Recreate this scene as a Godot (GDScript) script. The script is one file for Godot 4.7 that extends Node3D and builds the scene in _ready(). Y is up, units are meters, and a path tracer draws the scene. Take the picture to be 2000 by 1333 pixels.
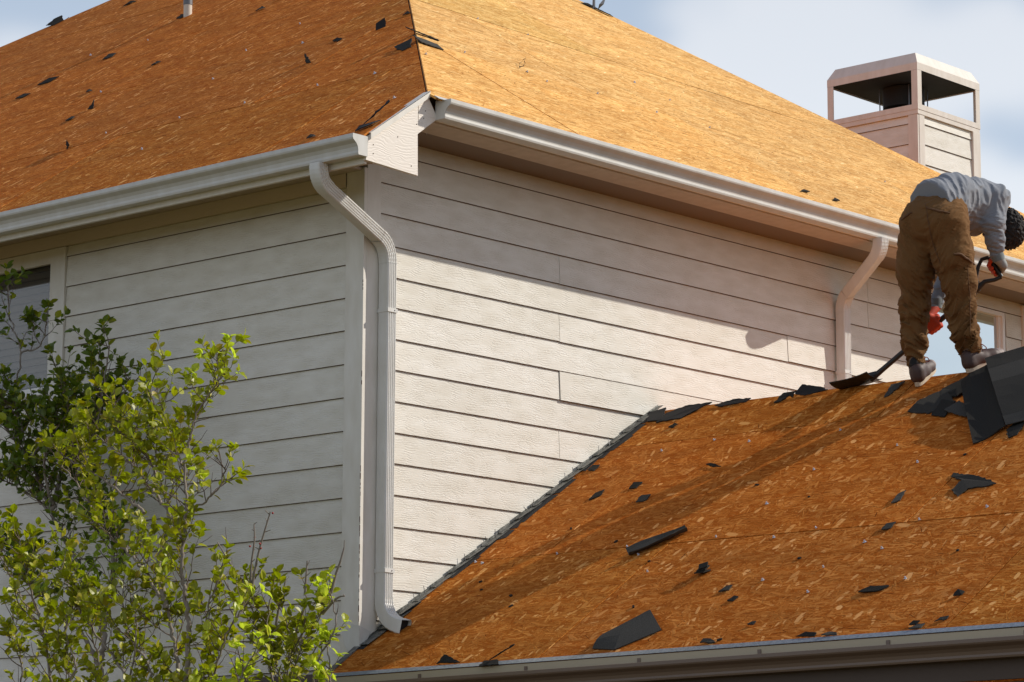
extends Node3D
# A house under re-roofing: two-storey block with bare sheathing, a lower wing, a roofer at work, shrubs in front.
# The corner of the upper walls is x = 0, z = 0; the front wall runs along -x, the side wall along -z.

var M := {}
var used := {}
var rng := RandomNumberGenerator.new()
var house: Node3D

func _ready():
	rng.seed = 4711
	# ---- camera, sky, sun, exposure
	var cam := Camera3D.new()
	cam.name = "camera"
	cam.fov = 12.9986
	cam.near = 0.5
	cam.far = 900.0
	add_child(cam)
	var yaw := 0.7313
	var pitch := 0.1766
	var roll := 0.0042
	cam.transform = Transform3D(Basis(Vector3.UP, yaw) * Basis(Vector3.RIGHT, pitch) * Basis(Vector3.BACK, roll), Vector3(11.677, 1.6, 11.757))
	cam.current = true
	var sky_mat := ProceduralSkyMaterial.new()
	sky_mat.sky_top_color = Color(0.20, 0.33, 0.54)
	sky_mat.sky_horizon_color = Color(0.875, 0.94, 1.0)
	sky_mat.sky_curve = 0.40
	sky_mat.ground_bottom_color = Color(0.16, 0.17, 0.12)
	sky_mat.ground_horizon_color = Color(0.45, 0.46, 0.42)
	sky_mat.sun_angle_max = 12.0
	sky_mat.sky_cover = make_clouds()
	sky_mat.sky_cover_modulate = Color(1, 1, 1, 1)
	var sky := Sky.new()
	sky.sky_material = sky_mat
	var env := Environment.new()
	env.background_mode = Environment.BG_SKY
	env.sky = sky
	env.tonemap_mode = Environment.TONE_MAPPER_LINEAR
	env.tonemap_exposure = 1.0
	env.sdfgi_enabled = true
	env.ssao_enabled = true
	env.ssil_enabled = true
	var we := WorldEnvironment.new()
	we.name = "world_environment"
	we.environment = env
	add_child(we)
	var sun := DirectionalLight3D.new()
	sun.name = "sun"
	sun.light_energy = 1.38
	sun.light_color = Color(1.0, 0.97, 0.925)
	sun.light_angular_distance = 0.5
	sun.shadow_enabled = true
	add_child(sun)
	sun.look_at_from_position(Vector3(10, 11.7, -12), Vector3.ZERO, Vector3.UP)
	make_materials()
	# ---- the setting and the large structure
	build_ground()
	house = root_thing("house", "pale two-storey house with bare wood sheathing on its stripped roofs", "house")
	build_walls()
	build_upper_roof()
	build_wing()
	build_chimney()
	build_gutters()
	# ---- the plants
	build_plants()
	# ---- the roofer and his tool
	build_person()
	build_shovel()
	# ---- what lies about on the roofs
	build_debris()

# ------------------------------------------------------------------ helpers
func numbered(called: String) -> String:
	var n: int = used.get(called, -1) + 1
	used[called] = n
	return called if n == 0 else "%s_%03d" % [called, n]

func tag(o: Node, label: String, category: String, group := "") -> void:
	o.set_meta("label", label)
	o.set_meta("category", category)
	if group != "":
		o.set_meta("group", group)

func root_thing(called: String, label: String, category: String, at := Vector3.ZERO, group := "") -> Node3D:
	var o := Node3D.new()
	o.name = numbered(called)
	o.position = at
	add_child(o)
	tag(o, label, category, group)
	return o

func put(called: String, mesh: Mesh, mat: Material, parent: Node) -> MeshInstance3D:
	var o := MeshInstance3D.new()
	o.name = numbered(called) if parent == self else called
	o.mesh = mesh
	if mat:
		o.material_override = mat
	parent.add_child(o, true)
	return o

func begin() -> SurfaceTool:
	var st := SurfaceTool.new()
	st.begin(Mesh.PRIMITIVE_TRIANGLES)
	st.set_smooth_group(-1)
	return st

func tri(st: SurfaceTool, a: Vector3, b: Vector3, c: Vector3, ua := Vector2.ZERO, ub := Vector2.ZERO, uc := Vector2.ZERO) -> void:
	# a, b, c counter-clockwise seen from outside; Godot wants clockwise
	var n := (b - a).cross(c - a).normalized()
	for k in [[a, ua], [c, uc], [b, ub]]:
		st.set_normal(n)
		st.set_uv(k[1])
		st.add_vertex(k[0])

func quad(st: SurfaceTool, a: Vector3, b: Vector3, c: Vector3, d: Vector3, ua := Vector2.ZERO, ub := Vector2.ZERO, uc := Vector2.ZERO, ud := Vector2.ZERO) -> void:
	tri(st, a, b, c, ua, ub, uc)
	tri(st, a, c, d, ua, uc, ud)

func box(st: SurfaceTool, lo: Vector3, hi: Vector3, uvo := Vector2.ZERO) -> void:
	oriented_box(st, Transform3D(Basis.IDENTITY, (lo + hi) * 0.5), (hi - lo), uvo)

func oriented_box(st: SurfaceTool, t: Transform3D, size: Vector3, uvo := Vector2.ZERO, bevel := 0.0) -> void:
	var h := size * 0.5
	for axis in 3:
		for s in [-1.0, 1.0]:
			var n := Vector3.ZERO
			n[axis] = s
			var u := Vector3.ZERO
			u[(axis + 1) % 3] = 1.0
			var v := n.cross(u)
			var hu: float = absf(u.dot(h))
			var hv: float = absf((v.abs()).dot(h))
			var hn: float = h[axis]
			var p := []
			var uv := []
			for k in [[-1, -1], [1, -1], [1, 1], [-1, 1]]:
				p.append(t * (n * hn + u * hu * k[0] + v * hv * k[1]))
				var w: Vector2 = Vector2(k[0] * hu, k[1] * hv)
				if axis == 1 or (axis == 2 and false):
					w = Vector2(w.y, w.x)
				uv.append(w + uvo)
			quad(st, p[0], p[1], p[2], p[3], uv[0], uv[1], uv[2], uv[3])

func prism(st: SurfaceTool, pts: Array, ext: Vector3, u: Vector3, v: Vector3, uvo := Vector2.ZERO) -> void:
	# a flat outline pts (any turn) with its other face at pts + ext; the face away from ext looks outward
	var n := -ext.normalized()
	var flat := PackedVector2Array()
	for p in pts:
		flat.append(Vector2(p.dot(u), p.dot(v)))
	var ids := Geometry2D.triangulate_polygon(flat)
	for k in range(0, ids.size(), 3):
		var a: int = ids[k]
		var b: int = ids[k + 1]
		var c: int = ids[k + 2]
		if (pts[b] - pts[a]).cross(pts[c] - pts[a]).dot(n) < 0.0:
			var s := b
			b = c
			c = s
		tri(st, pts[a], pts[b], pts[c], flat[a] + uvo, flat[b] + uvo, flat[c] + uvo)
		tri(st, pts[a] + ext, pts[c] + ext, pts[b] + ext, flat[a] + uvo, flat[c] + uvo, flat[b] + uvo)
	var area := 0.0
	for k in pts.size():
		var p: Vector3 = pts[k]
		var q: Vector3 = pts[(k + 1) % pts.size()]
		area += p.cross(q).dot(n)
	for k in pts.size():
		var i := k
		var j := (k + 1) % pts.size()
		if area < 0.0:
			var s := i
			i = j
			j = s
		quad(st, pts[i] + ext, pts[j] + ext, pts[j], pts[i], flat[i] + uvo, flat[j] + uvo, flat[j] + uvo, flat[i] + uvo)

func tube(st: SurfaceTool, pts: Array, radii: Array, sides := 6, cap := true) -> void:
	# round bar through pts with smooth sides
	var rings := []
	var nrm := []
	var s := Vector3(0.31, 0.2, 0.93)
	for k in pts.size():
		var d: Vector3 = (pts[mini(k + 1, pts.size() - 1)] - pts[maxi(k - 1, 0)]).normalized()
		s = s - d * s.dot(d)
		if s.length() < 0.05:
			s = d.cross(Vector3(0.7, 0.1, 0.7))
		s = s.normalized()
		var w := d.cross(s)
		var ring := []
		var nn := []
		for i in sides:
			var a := TAU * i / sides
			var n := s * cos(a) + w * sin(a)
			nn.append(n)
			ring.append(pts[k] + n * radii[k])
		rings.append(ring)
		nrm.append(nn)
	for k in pts.size() - 1:
		for i in sides:
			var j := (i + 1) % sides
			for q in [[k, i], [k + 1, j], [k, j], [k, i], [k + 1, i], [k + 1, j]]:
				st.set_normal(nrm[q[0]][q[1]])
				st.set_uv(Vector2(float(q[1]) / sides, q[0] * 0.2))
				st.add_vertex(rings[q[0]][q[1]])
	if cap:
		for e in [0, pts.size() - 1]:
			for i in range(1, sides - 1):
				if e == 0:
					tri(st, rings[e][0], rings[e][i + 1], rings[e][i])
				else:
					tri(st, rings[e][0], rings[e][i], rings[e][i + 1])

func faceq(st: SurfaceTool, a: Vector3, b: Vector3, c: Vector3, d: Vector3, out: Vector3, ua := Vector2.ZERO, ub := Vector2.ZERO, uc := Vector2.ZERO, ud := Vector2.ZERO) -> void:
	if (b - a).cross(c - a).dot(out) >= 0.0:
		quad(st, a, b, c, d, ua, ub, uc, ud)
	else:
		quad(st, a, d, c, b, ua, ud, uc, ub)

func sweep(st: SurfaceTool, path: Array, frames: Array, profile: Array, closed := true, cap := true) -> void:
	# profile of Vector2 laid in each frame's x and y axes
	var rings := []
	for k in path.size():
		var ring := []
		for p in profile:
			ring.append(path[k] + frames[k][0] * p.x + frames[k][1] * p.y)
		rings.append(ring)
	var n := profile.size()
	var along := 0.0
	for k in path.size() - 1:
		var next: float = along + (path[k + 1] - path[k]).length()
		for i in (n if closed else n - 1):
			var j := (i + 1) % n
			quad(st, rings[k][i], rings[k][j], rings[k + 1][j], rings[k + 1][i], Vector2(along, i * 0.02), Vector2(along, j * 0.02), Vector2(next, j * 0.02), Vector2(next, i * 0.02))
		along = next
	if cap:
		for e in [0, path.size() - 1]:
			var flat := PackedVector2Array(profile)
			var ids := Geometry2D.triangulate_polygon(flat)
			for k in range(0, ids.size(), 3):
				tri(st, rings[e][ids[k]], rings[e][ids[k + 1]], rings[e][ids[k + 2]])

func y_low(z: float) -> float:
	return 4.44 - 0.6314 * (z + 2.523)
func y_front(z: float) -> float:
	return 5.9 - 0.667 * (z - 0.01)
func y_side(x: float) -> float:
	return 5.9 - 0.6466 * (x - 0.5)

# ------------------------------------------------------------------ materials
func plain(c: Color, rough := 0.7, metal := 0.0, spec := 0.5) -> StandardMaterial3D:
	var m := StandardMaterial3D.new()
	m.albedo_color = Color(c.r, c.g, c.b).linear_to_srgb()
	m.roughness = rough
	m.metallic = metal
	m.metallic_specular = spec
	return m

func tex(im: Image) -> ImageTexture:
	return ImageTexture.create_from_image(im)

func make_clouds() -> ImageTexture:
	var w := 1024
	var h := 512
	var a := FastNoiseLite.new()
	a.seed = 21
	a.frequency = 1.3
	a.fractal_octaves = 6
	a.fractal_gain = 0.5
	var im := Image.create(w, h, false, Image.FORMAT_RGBA8)
	for y in h / 2:
		var el := PI * (0.5 - (y + 0.5) / h)
		for x in w:
			var az := TAU * (x + 0.5) / w
			var d := Vector3(cos(az) * cos(el), sin(el), sin(az) * cos(el))
			var q := d / (d.y + 0.35)
			var v := a.get_noise_3d(q.x * 2.6, q.y * 2.0, q.z * 2.6) + 0.3 * a.get_noise_3d(q.x * 8.0 + 40.0, q.y, q.z * 8.0)
			var t := smoothstep(-0.16, 0.20, v)
			im.set_pixel(x, y, Color(0.76, 0.69, 0.58, t * 0.52))
	return tex(im)

func osb_maps(seed_: int, base: Array, side: int, up_share: float, flake: Color, flake_share: float) -> Array:
	# strand board: thin wood strands laid over each other, most along the panel, some across it
	var r := RandomNumberGenerator.new()
	r.seed = seed_
	var px := PackedByteArray()
	px.resize(side * side * 3)
	var hh := PackedByteArray()
	hh.resize(side * side)
	for i in side * side:
		px[i * 3] = int(base[0].r * 255)
		px[i * 3 + 1] = int(base[0].g * 255)
		px[i * 3 + 2] = int(base[0].b * 255)
		hh[i] = 90
	var ppm := side / 2.0
	var count := 13000
	for k in count:
		var late := k > count * 0.55
		var up := r.randf() < up_share
		var ang := (PI * 0.5 if up else 0.0) + r.randfn() * (0.40 if up else 0.34)
		var ln := r.randf_range(0.03, 0.105) * ppm
		var wd := r.randf_range(0.004, 0.018) * ppm
		var cx := r.randf() * side
		var cy := r.randf() * side
		var t := clampf(0.42 + 0.33 * r.randfn(), 0.0, 1.0)
		var c: Color = base[0].lerp(base[1], t)
		var bright := r.randf() < flake_share * (1.7 if up else 0.5) and late
		if bright:
			c = c.lerp(flake, pow(r.randf(), 1.6) * 0.9)  # pale strands, mostly up-slope: glints of grazing sun painted into the colour
			if up_share > 0.1:
				ang = PI * 0.5 + r.randfn() * 0.25 if r.randf() < 0.8 else r.randf() * TAU
				ln = r.randf_range(0.025, 0.10) * ppm
				wd = r.randf_range(0.010, 0.040) * ppm
		elif r.randf() < (0.05 if up_share > 0.1 else 0.15):
			c = c.lerp(base[2], r.randf_range(0.3, 0.9))
			wd *= 0.35
		var hgt := r.randf_range(30, 200)
		var tilt := r.randfn() * 35.0
		var ca := cos(ang)
		var sa := sin(ang)
		var taper := r.randf_range(0.3, 1.0)
		var nl := int(ln / 0.8) + 1
		var skew := r.randfn() * 0.5
		for i in nl:
			var s := float(i) / nl - 0.5
			var hw := wd * (1.0 - taper * absf(s) * 1.1)
			var nw := int(hw / 0.8) + 1
			for j in nw:
				var q := float(j) / nw - 0.5
				var a := s * ln + q * hw * skew
				var b := q * hw
				var x := posmod(int(cx + a * ca - b * sa), side)
				var y := posmod(int(cy + a * sa + b * ca), side)
				var o := (y * side + x)
				var g := 0.94 + 0.12 * float((j * 7 + k) % 5) / 5.0
				px[o * 3] = mini(255, int(c.r * 255.0 * g))
				px[o * 3 + 1] = mini(255, int(c.g * 255.0 * g))
				px[o * 3 + 2] = mini(255, int(c.b * 255.0 * g))
				hh[o] = clampi(int(hgt + tilt * s * 2.0 + q * tilt), 0, 255)
	# broad stains, so that no two sheets look alike
	var st := FastNoiseLite.new()
	st.seed = seed_ + 40
	st.frequency = 1.0
	st.fractal_octaves = 4
	for y in side:
		var v := TAU * y / side
		for x in side:
			var w := TAU * x / side
			var g := 1.0 + 0.11 * st.get_noise_3d(cos(w) * 0.55 + 3.0 * cos(v) * 0.4, sin(w) * 0.55 + sin(v) * 1.5, cos(v) * 1.5)
			var o := (y * side + x) * 3
			px[o] = mini(255, int(px[o] * g))
			px[o + 1] = mini(255, int(px[o + 1] * g))
			px[o + 2] = mini(255, int(px[o + 2] * g))
	var col := Image.create_from_data(side, side, false, Image.FORMAT_RGB8, px)
	var bump := Image.create_from_data(side, side, false, Image.FORMAT_L8, hh)
	return [tex(col), tex(bump)]

func grain_normal(seed_: int, w: int, h: int, lines: float, wild: float, strength: float, rasp := 1.0) -> ImageTexture:
	# embossed wood grain, run along u, that repeats
	var n := FastNoiseLite.new()
	n.seed = seed_
	n.frequency = 1.0
	n.fractal_octaves = 3
	var f := FastNoiseLite.new()
	f.seed = seed_ + 5
	f.frequency = 1.0
	f.fractal_octaves = 2
	var im := Image.create(w, h, false, Image.FORMAT_L8)
	var px := PackedByteArray()
	px.resize(w * h)
	for y in h:
		var v := float(y) / h
		var av := TAU * v
		var sv := sin(av)
		var cv := cos(av)
		for x in w:
			var u := TAU * x / w
			var su := sin(u)
			var cu := cos(u)
			var warp := n.get_noise_3d(cu * 0.9 + 7.0, su * 0.9, sv * 0.5 + cv * 0.31)
			var fine := f.get_noise_3d(cu * 5.0, su * 5.0 + cv * 9.0, sv * 9.0)
			var t := v * lines + warp * wild + fine * 0.5 * rasp
			var s := 0.5 + 0.5 * sin(TAU * t)
			s = pow(s, 0.6)
			var fade := smoothstep(-0.35, 0.25, f.get_noise_3d(cu * 1.6 + 20.0, su * 1.6, sv * 1.2 + cv))
			px[y * w + x] = clampi(int(255.0 * lerpf(0.72, s, 0.25 + 0.75 * fade) - 22.0 * fine * rasp), 0, 255)
	im = Image.create_from_data(w, h, false, Image.FORMAT_L8, px)
	im.convert(Image.FORMAT_RGBA8)
	im.bump_map_to_normal_map(strength)
	return tex(im)

func blotch(seed_: int, side: int, c0: Color, c1: Color, freq: float) -> NoiseTexture2D:
	var t := NoiseTexture2D.new()
	t.width = side
	t.height = side
	t.seamless = true
	var n := FastNoiseLite.new()
	n.seed = seed_
	n.frequency = freq
	n.fractal_octaves = 5
	t.noise = n
	var g := Gradient.new()
	g.set_color(0, c0)
	g.set_color(1, c1)
	t.color_ramp = g
	return t

func make_materials() -> void:
	var o1 := osb_maps(3, [Color(0.64, 0.345, 0.112), Color(0.81, 0.53, 0.26), Color(0.36, 0.17, 0.05)], 1024, 0.28, Color(0.95, 0.71, 0.45), 0.095)  # darker copy of the same board: dim grazing sun painted in, front and wing
	var o2 := osb_maps(8, [Color(0.79, 0.585, 0.335), Color(0.96, 0.80, 0.54), Color(0.40, 0.24, 0.10)], 1024, 0.03, Color(1.0, 0.90, 0.68), 0.05)  # paler copy of the same board: full sun painted in, side slope
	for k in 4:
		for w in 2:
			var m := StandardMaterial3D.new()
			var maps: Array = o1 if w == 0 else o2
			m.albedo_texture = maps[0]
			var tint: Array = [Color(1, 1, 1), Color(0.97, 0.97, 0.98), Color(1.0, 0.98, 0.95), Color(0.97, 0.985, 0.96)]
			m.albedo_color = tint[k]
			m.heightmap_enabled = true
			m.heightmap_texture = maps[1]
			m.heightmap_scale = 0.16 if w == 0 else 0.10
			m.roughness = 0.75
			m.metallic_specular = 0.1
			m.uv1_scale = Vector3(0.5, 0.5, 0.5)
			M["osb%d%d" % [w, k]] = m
	M.under = plain(Color(0.035, 0.022, 0.014), 0.95)
	var dirt := blotch(91, 512, Color(0.935, 0.925, 0.905), Color(1, 1, 1), 0.008)
	var gn := grain_normal(31, 1024, 512, 30.0, 1.9, 5.0)
	var tints: Array = [Color(0.765, 0.745, 0.685), Color(0.74, 0.72, 0.66), Color(0.775, 0.755, 0.70)]
	for k in 3:
		var m := plain(tints[k], 0.62, 0.0, 0.35)
		m.normal_enabled = true
		m.normal_texture = gn
		m.normal_scale = 0.3
		m.albedo_texture = dirt
		m.uv1_scale = Vector3(1 / 1.3, 1 / 0.42, 1)
		M["siding%d" % k] = m
	var gr := grain_normal(77, 1024, 256, 13.0, 1.6, 6.0, 0.15)
	var rough := plain(Color(0.80, 0.74, 0.665), 0.65, 0.0, 0.35)
	rough.normal_enabled = true
	rough.normal_texture = gr
	rough.normal_scale = 0.16
	rough.uv1_scale = Vector3(1 / 0.9, 1 / 0.22, 1)
	M.rough = rough
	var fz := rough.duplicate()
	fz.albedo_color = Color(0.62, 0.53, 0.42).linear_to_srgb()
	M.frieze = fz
	M.trim = dirty(plain(Color(0.77, 0.745, 0.69), 0.55, 0.0, 0.4), dirt)
	M.dark_brown = plain(Color(0.10, 0.065, 0.04), 0.9)  # dark brown for lower board edges, nail heads and the butt joint
	M.soffit = dirty(plain(Color(0.52, 0.43, 0.34), 0.7), dirt)
	M.vent = plain(Color(0.20, 0.15, 0.11), 0.8)  # darker tone for the inner soffit strip; no openings are modelled
	M.gutter = dirty(plain(Color(0.635, 0.63, 0.60), 0.38, 0.0, 0.5), dirt)
	M.spout = dirty(plain(Color(0.73, 0.73, 0.71), 0.36, 0.0, 0.5), dirt)
	M.brown_gutter = plain(Color(0.165, 0.112, 0.08), 0.4, 0.0, 0.5)
	M.brown = plain(Color(0.07, 0.045, 0.032), 0.6)
	M.tan = plain(Color(0.46, 0.39, 0.27), 0.65)
	M.brick = plain(Color(0.16, 0.07, 0.045), 0.9)
	var dr := plain(Color(1, 1, 1), 0.4, 0.45)
	dr.albedo_texture = blotch(15, 256, Color(0.40, 0.44, 0.47), Color(0.74, 0.77, 0.79), 0.06)
	dr.uv1_triplanar = true
	dr.uv1_scale = Vector3(2, 9, 9)
	M.drip = dr
	var fl := plain(Color(1, 1, 1), 0.5, 0.35)
	fl.albedo_texture = blotch(5, 256, Color(0.24, 0.245, 0.23), Color(0.60, 0.60, 0.58), 0.04)
	fl.uv1_triplanar = true
	fl.uv1_scale = Vector3(3, 3, 3)
	M.flash = fl
	M.room = plain(Color(0.05, 0.045, 0.04), 0.9)
	M.blind = plain(Color(0.085, 0.066, 0.048), 0.8)
	M.blind_pale = plain(Color(0.66, 0.70, 0.72), 0.5)
	M.vinyl = plain(Color(0.80, 0.79, 0.77), 0.4)
	var pane := StandardMaterial3D.new()
	pane.transparency = BaseMaterial3D.TRANSPARENCY_ALPHA
	pane.albedo_color = Color(0.4, 0.45, 0.46, 0.06)
	pane.roughness = 0.03
	M.pane = pane
	var coated: StandardMaterial3D = pane.duplicate()
	coated.albedo_color = Color(0.82, 0.86, 0.88, 0.26)
	coated.metallic = 1.0
	M.pane_coated = coated
	for k in 3:
		var s := plain(Color(1, 1, 1), 0.95, 0.0, 0.12)
		var d: Array = [0.040, 0.058, 0.027]
		s.albedo_texture = blotch(50 + k, 256, Color(d[k] * 0.6, d[k] * 0.56, d[k] * 0.5).linear_to_srgb(), Color(d[k] * 2.2, d[k] * 2.1, d[k] * 1.85).linear_to_srgb(), 0.11)
		s.uv1_triplanar = true
		s.uv1_scale = Vector3(6, 6, 6)
		M["shingle%d" % k] = s
	M.felt = plain(Color(0.012, 0.012, 0.013), 0.9)
	M.steel = plain(Color(0.16, 0.16, 0.17), 0.4, 0.85)
	M.cap = plain(Color(0.50, 0.54, 0.62), 0.35)
	M.nail = plain(Color(0.55, 0.55, 0.58), 0.65, 0.3)
	M.pipe = plain(Color(0.62, 0.55, 0.45), 0.55)
	M.pipe_top = plain(Color(0.16, 0.16, 0.17), 0.5, 0.5)
	M.chimney_side = M.siding0
	M.cap_metal = dirty(plain(Color(0.71, 0.66, 0.60), 0.45, 0.0, 0.4), dirt)
	M.dark = plain(Color(0.008, 0.008, 0.008), 0.8)
	# foliage
	var lc: Array = [Color(0.36, 0.37, 0.022), Color(0.48, 0.44, 0.028), Color(0.145, 0.20, 0.025), Color(0.45, 0.34, 0.03)]  # third tone: darkened for the shrub that stands in the house's shade
	for k in 4:
		var m := plain(lc[k], 0.42, 0.0, 0.5)
		m.backlight_enabled = true
		m.backlight = Color(0.85, 0.95, 0.25)
		m.cull_mode = BaseMaterial3D.CULL_DISABLED
		M["leaf%d" % k] = m
	var lm := plain(Color(1, 1, 1), 0.42, 0.0, 0.5)
	lm.vertex_color_use_as_albedo = true
	lm.backlight_enabled = true
	lm.backlight = Color(0.85, 0.95, 0.25)
	lm.cull_mode = BaseMaterial3D.CULL_DISABLED
	M.leafmix = lm
	M.bark = plain(Color(0.23, 0.195, 0.165), 0.85)
	M.twig = plain(Color(0.13, 0.09, 0.07), 0.8)
	M.berry = plain(Color(0.35, 0.02, 0.015), 0.4)
	# grass
	var g := plain(Color(1, 1, 1), 0.95)
	g.albedo_texture = blotch(9, 512, Color(0.36, 0.31, 0.14), Color(0.45, 0.385, 0.20), 0.02)
	g.uv1_triplanar = true
	g.uv1_world_triplanar = true
	g.uv1_scale = Vector3(0.35, 0.35, 0.35)
	M.grass = g
	# the roofer
	M.skin = plain(Color(0.11, 0.055, 0.032), 0.5)
	M.hair = plain(Color(0.010, 0.008, 0.007), 0.85)
	M.shirt = cloth(Color(0.225, 0.24, 0.265), 0.9)
	M.trousers = cloth(Color(0.155, 0.080, 0.031), 0.9)
	M.seam = plain(Color(0.11, 0.052, 0.02), 0.9)
	M.cuff = plain(Color(0.16, 0.18, 0.18), 0.9)
	M.shoe = plain(Color(0.055, 0.028, 0.023), 0.6)
	M.toecap = plain(Color(0.24, 0.19, 0.17), 0.6)
	M.sole = plain(Color(0.50, 0.43, 0.33), 0.8)
	M.lace = plain(Color(0.22, 0.035, 0.018), 0.8)
	M.sock = plain(Color(0.012, 0.011, 0.012), 0.9)
	var gl := plain(Color(1, 1, 1), 0.7)
	gl.vertex_color_use_as_albedo = true
	M.glove = gl
	M.rubber = plain(Color(0.012, 0.012, 0.013), 0.5)
	M.shaft = plain(Color(0.022, 0.020, 0.020), 0.45)

func dirty(m: StandardMaterial3D, t: Texture2D) -> StandardMaterial3D:
	# a little weather on paint: faint blotches, drawn out downwards
	m.albedo_texture = t
	m.uv1_triplanar = true
	m.uv1_scale = Vector3(2.2, 0.7, 2.2)
	return m

func cloth(c: Color, rough_: float) -> StandardMaterial3D:
	var m := plain(c, rough_, 0.0, 0.2)
	m.rim_enabled = true
	m.rim = 0.25
	return m

# ------------------------------------------------------------------ the setting
func build_ground() -> void:
	var st := begin()
	quad(st, Vector3(-400, 0, 400), Vector3(400, 0, 400), Vector3(400, 0, -400), Vector3(-400, 0, -400))
	var g := put("lawn_ground", st.commit(), M.grass, self)
	g.set_meta("kind", "structure")

# ------------------------------------------------------------------ walls
func siding_board(parent: Node, at: Vector3, t: Vector3, n: Vector3, length: float, y0: float, y1: float, mat: Material) -> void:
	var P := func(s: float, o: float, y: float) -> Vector3: return Vector3(at.x, y, at.z) + t * s + n * o
	var r := Vector2(rng.randf() * 5.0, rng.randf() * 3.0)
	var st := begin()
	var h := y1 - y0
	var e := 0.002
	var l := length - 0.002
	y0 += rng.randfn() * 0.0012
	var U := func(s: float, y: float) -> Vector2: return r + Vector2(s, y - y0)
	faceq(st, P.call(e, 0.0165, y0 + 0.003), P.call(l, 0.0165, y0 + 0.003), P.call(l, 0.0055, y1), P.call(e, 0.0055, y1), n, U.call(e, y0), U.call(l, y0), U.call(l, y1), U.call(e, y1))
	faceq(st, P.call(e, 0.0055, y1), P.call(l, 0.0055, y1), P.call(l, 0.0, y1), P.call(e, 0.0, y1), Vector3.UP)
	for s in [e, l]:
		faceq(st, P.call(s, 0.0155, y0), P.call(s, 0.0165, y0 + 0.003), P.call(s, 0.0055, y1), P.call(s, 0.0, y1), t * (1.0 if s == l else -1.0))
		faceq(st, P.call(s, 0.0155, y0), P.call(s, 0.0, y1), P.call(s, 0.006, y0), P.call(s, 0.012, y0), t * (1.0 if s == l else -1.0))
	faceq(st, P.call(e, 0.006, y0), P.call(l, 0.006, y0), P.call(l, 0.0, y1), P.call(e, 0.0, y1), -n)
	var mesh: ArrayMesh = st.commit()
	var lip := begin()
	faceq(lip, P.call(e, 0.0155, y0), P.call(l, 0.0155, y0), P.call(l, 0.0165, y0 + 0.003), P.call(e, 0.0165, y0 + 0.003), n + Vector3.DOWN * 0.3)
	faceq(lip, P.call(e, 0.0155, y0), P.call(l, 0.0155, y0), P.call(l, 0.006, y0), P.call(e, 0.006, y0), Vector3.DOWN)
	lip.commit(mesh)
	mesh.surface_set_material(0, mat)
	mesh.surface_set_material(1, M.dark_brown)  # lower edge and underside in a darker brown than the face
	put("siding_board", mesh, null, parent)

func solid(called: String, parent: Node, mat: Material, lo: Vector3, hi: Vector3) -> MeshInstance3D:
	var st := begin()
	box(st, lo, hi)
	return put(called, st.commit(), mat, parent)

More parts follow.
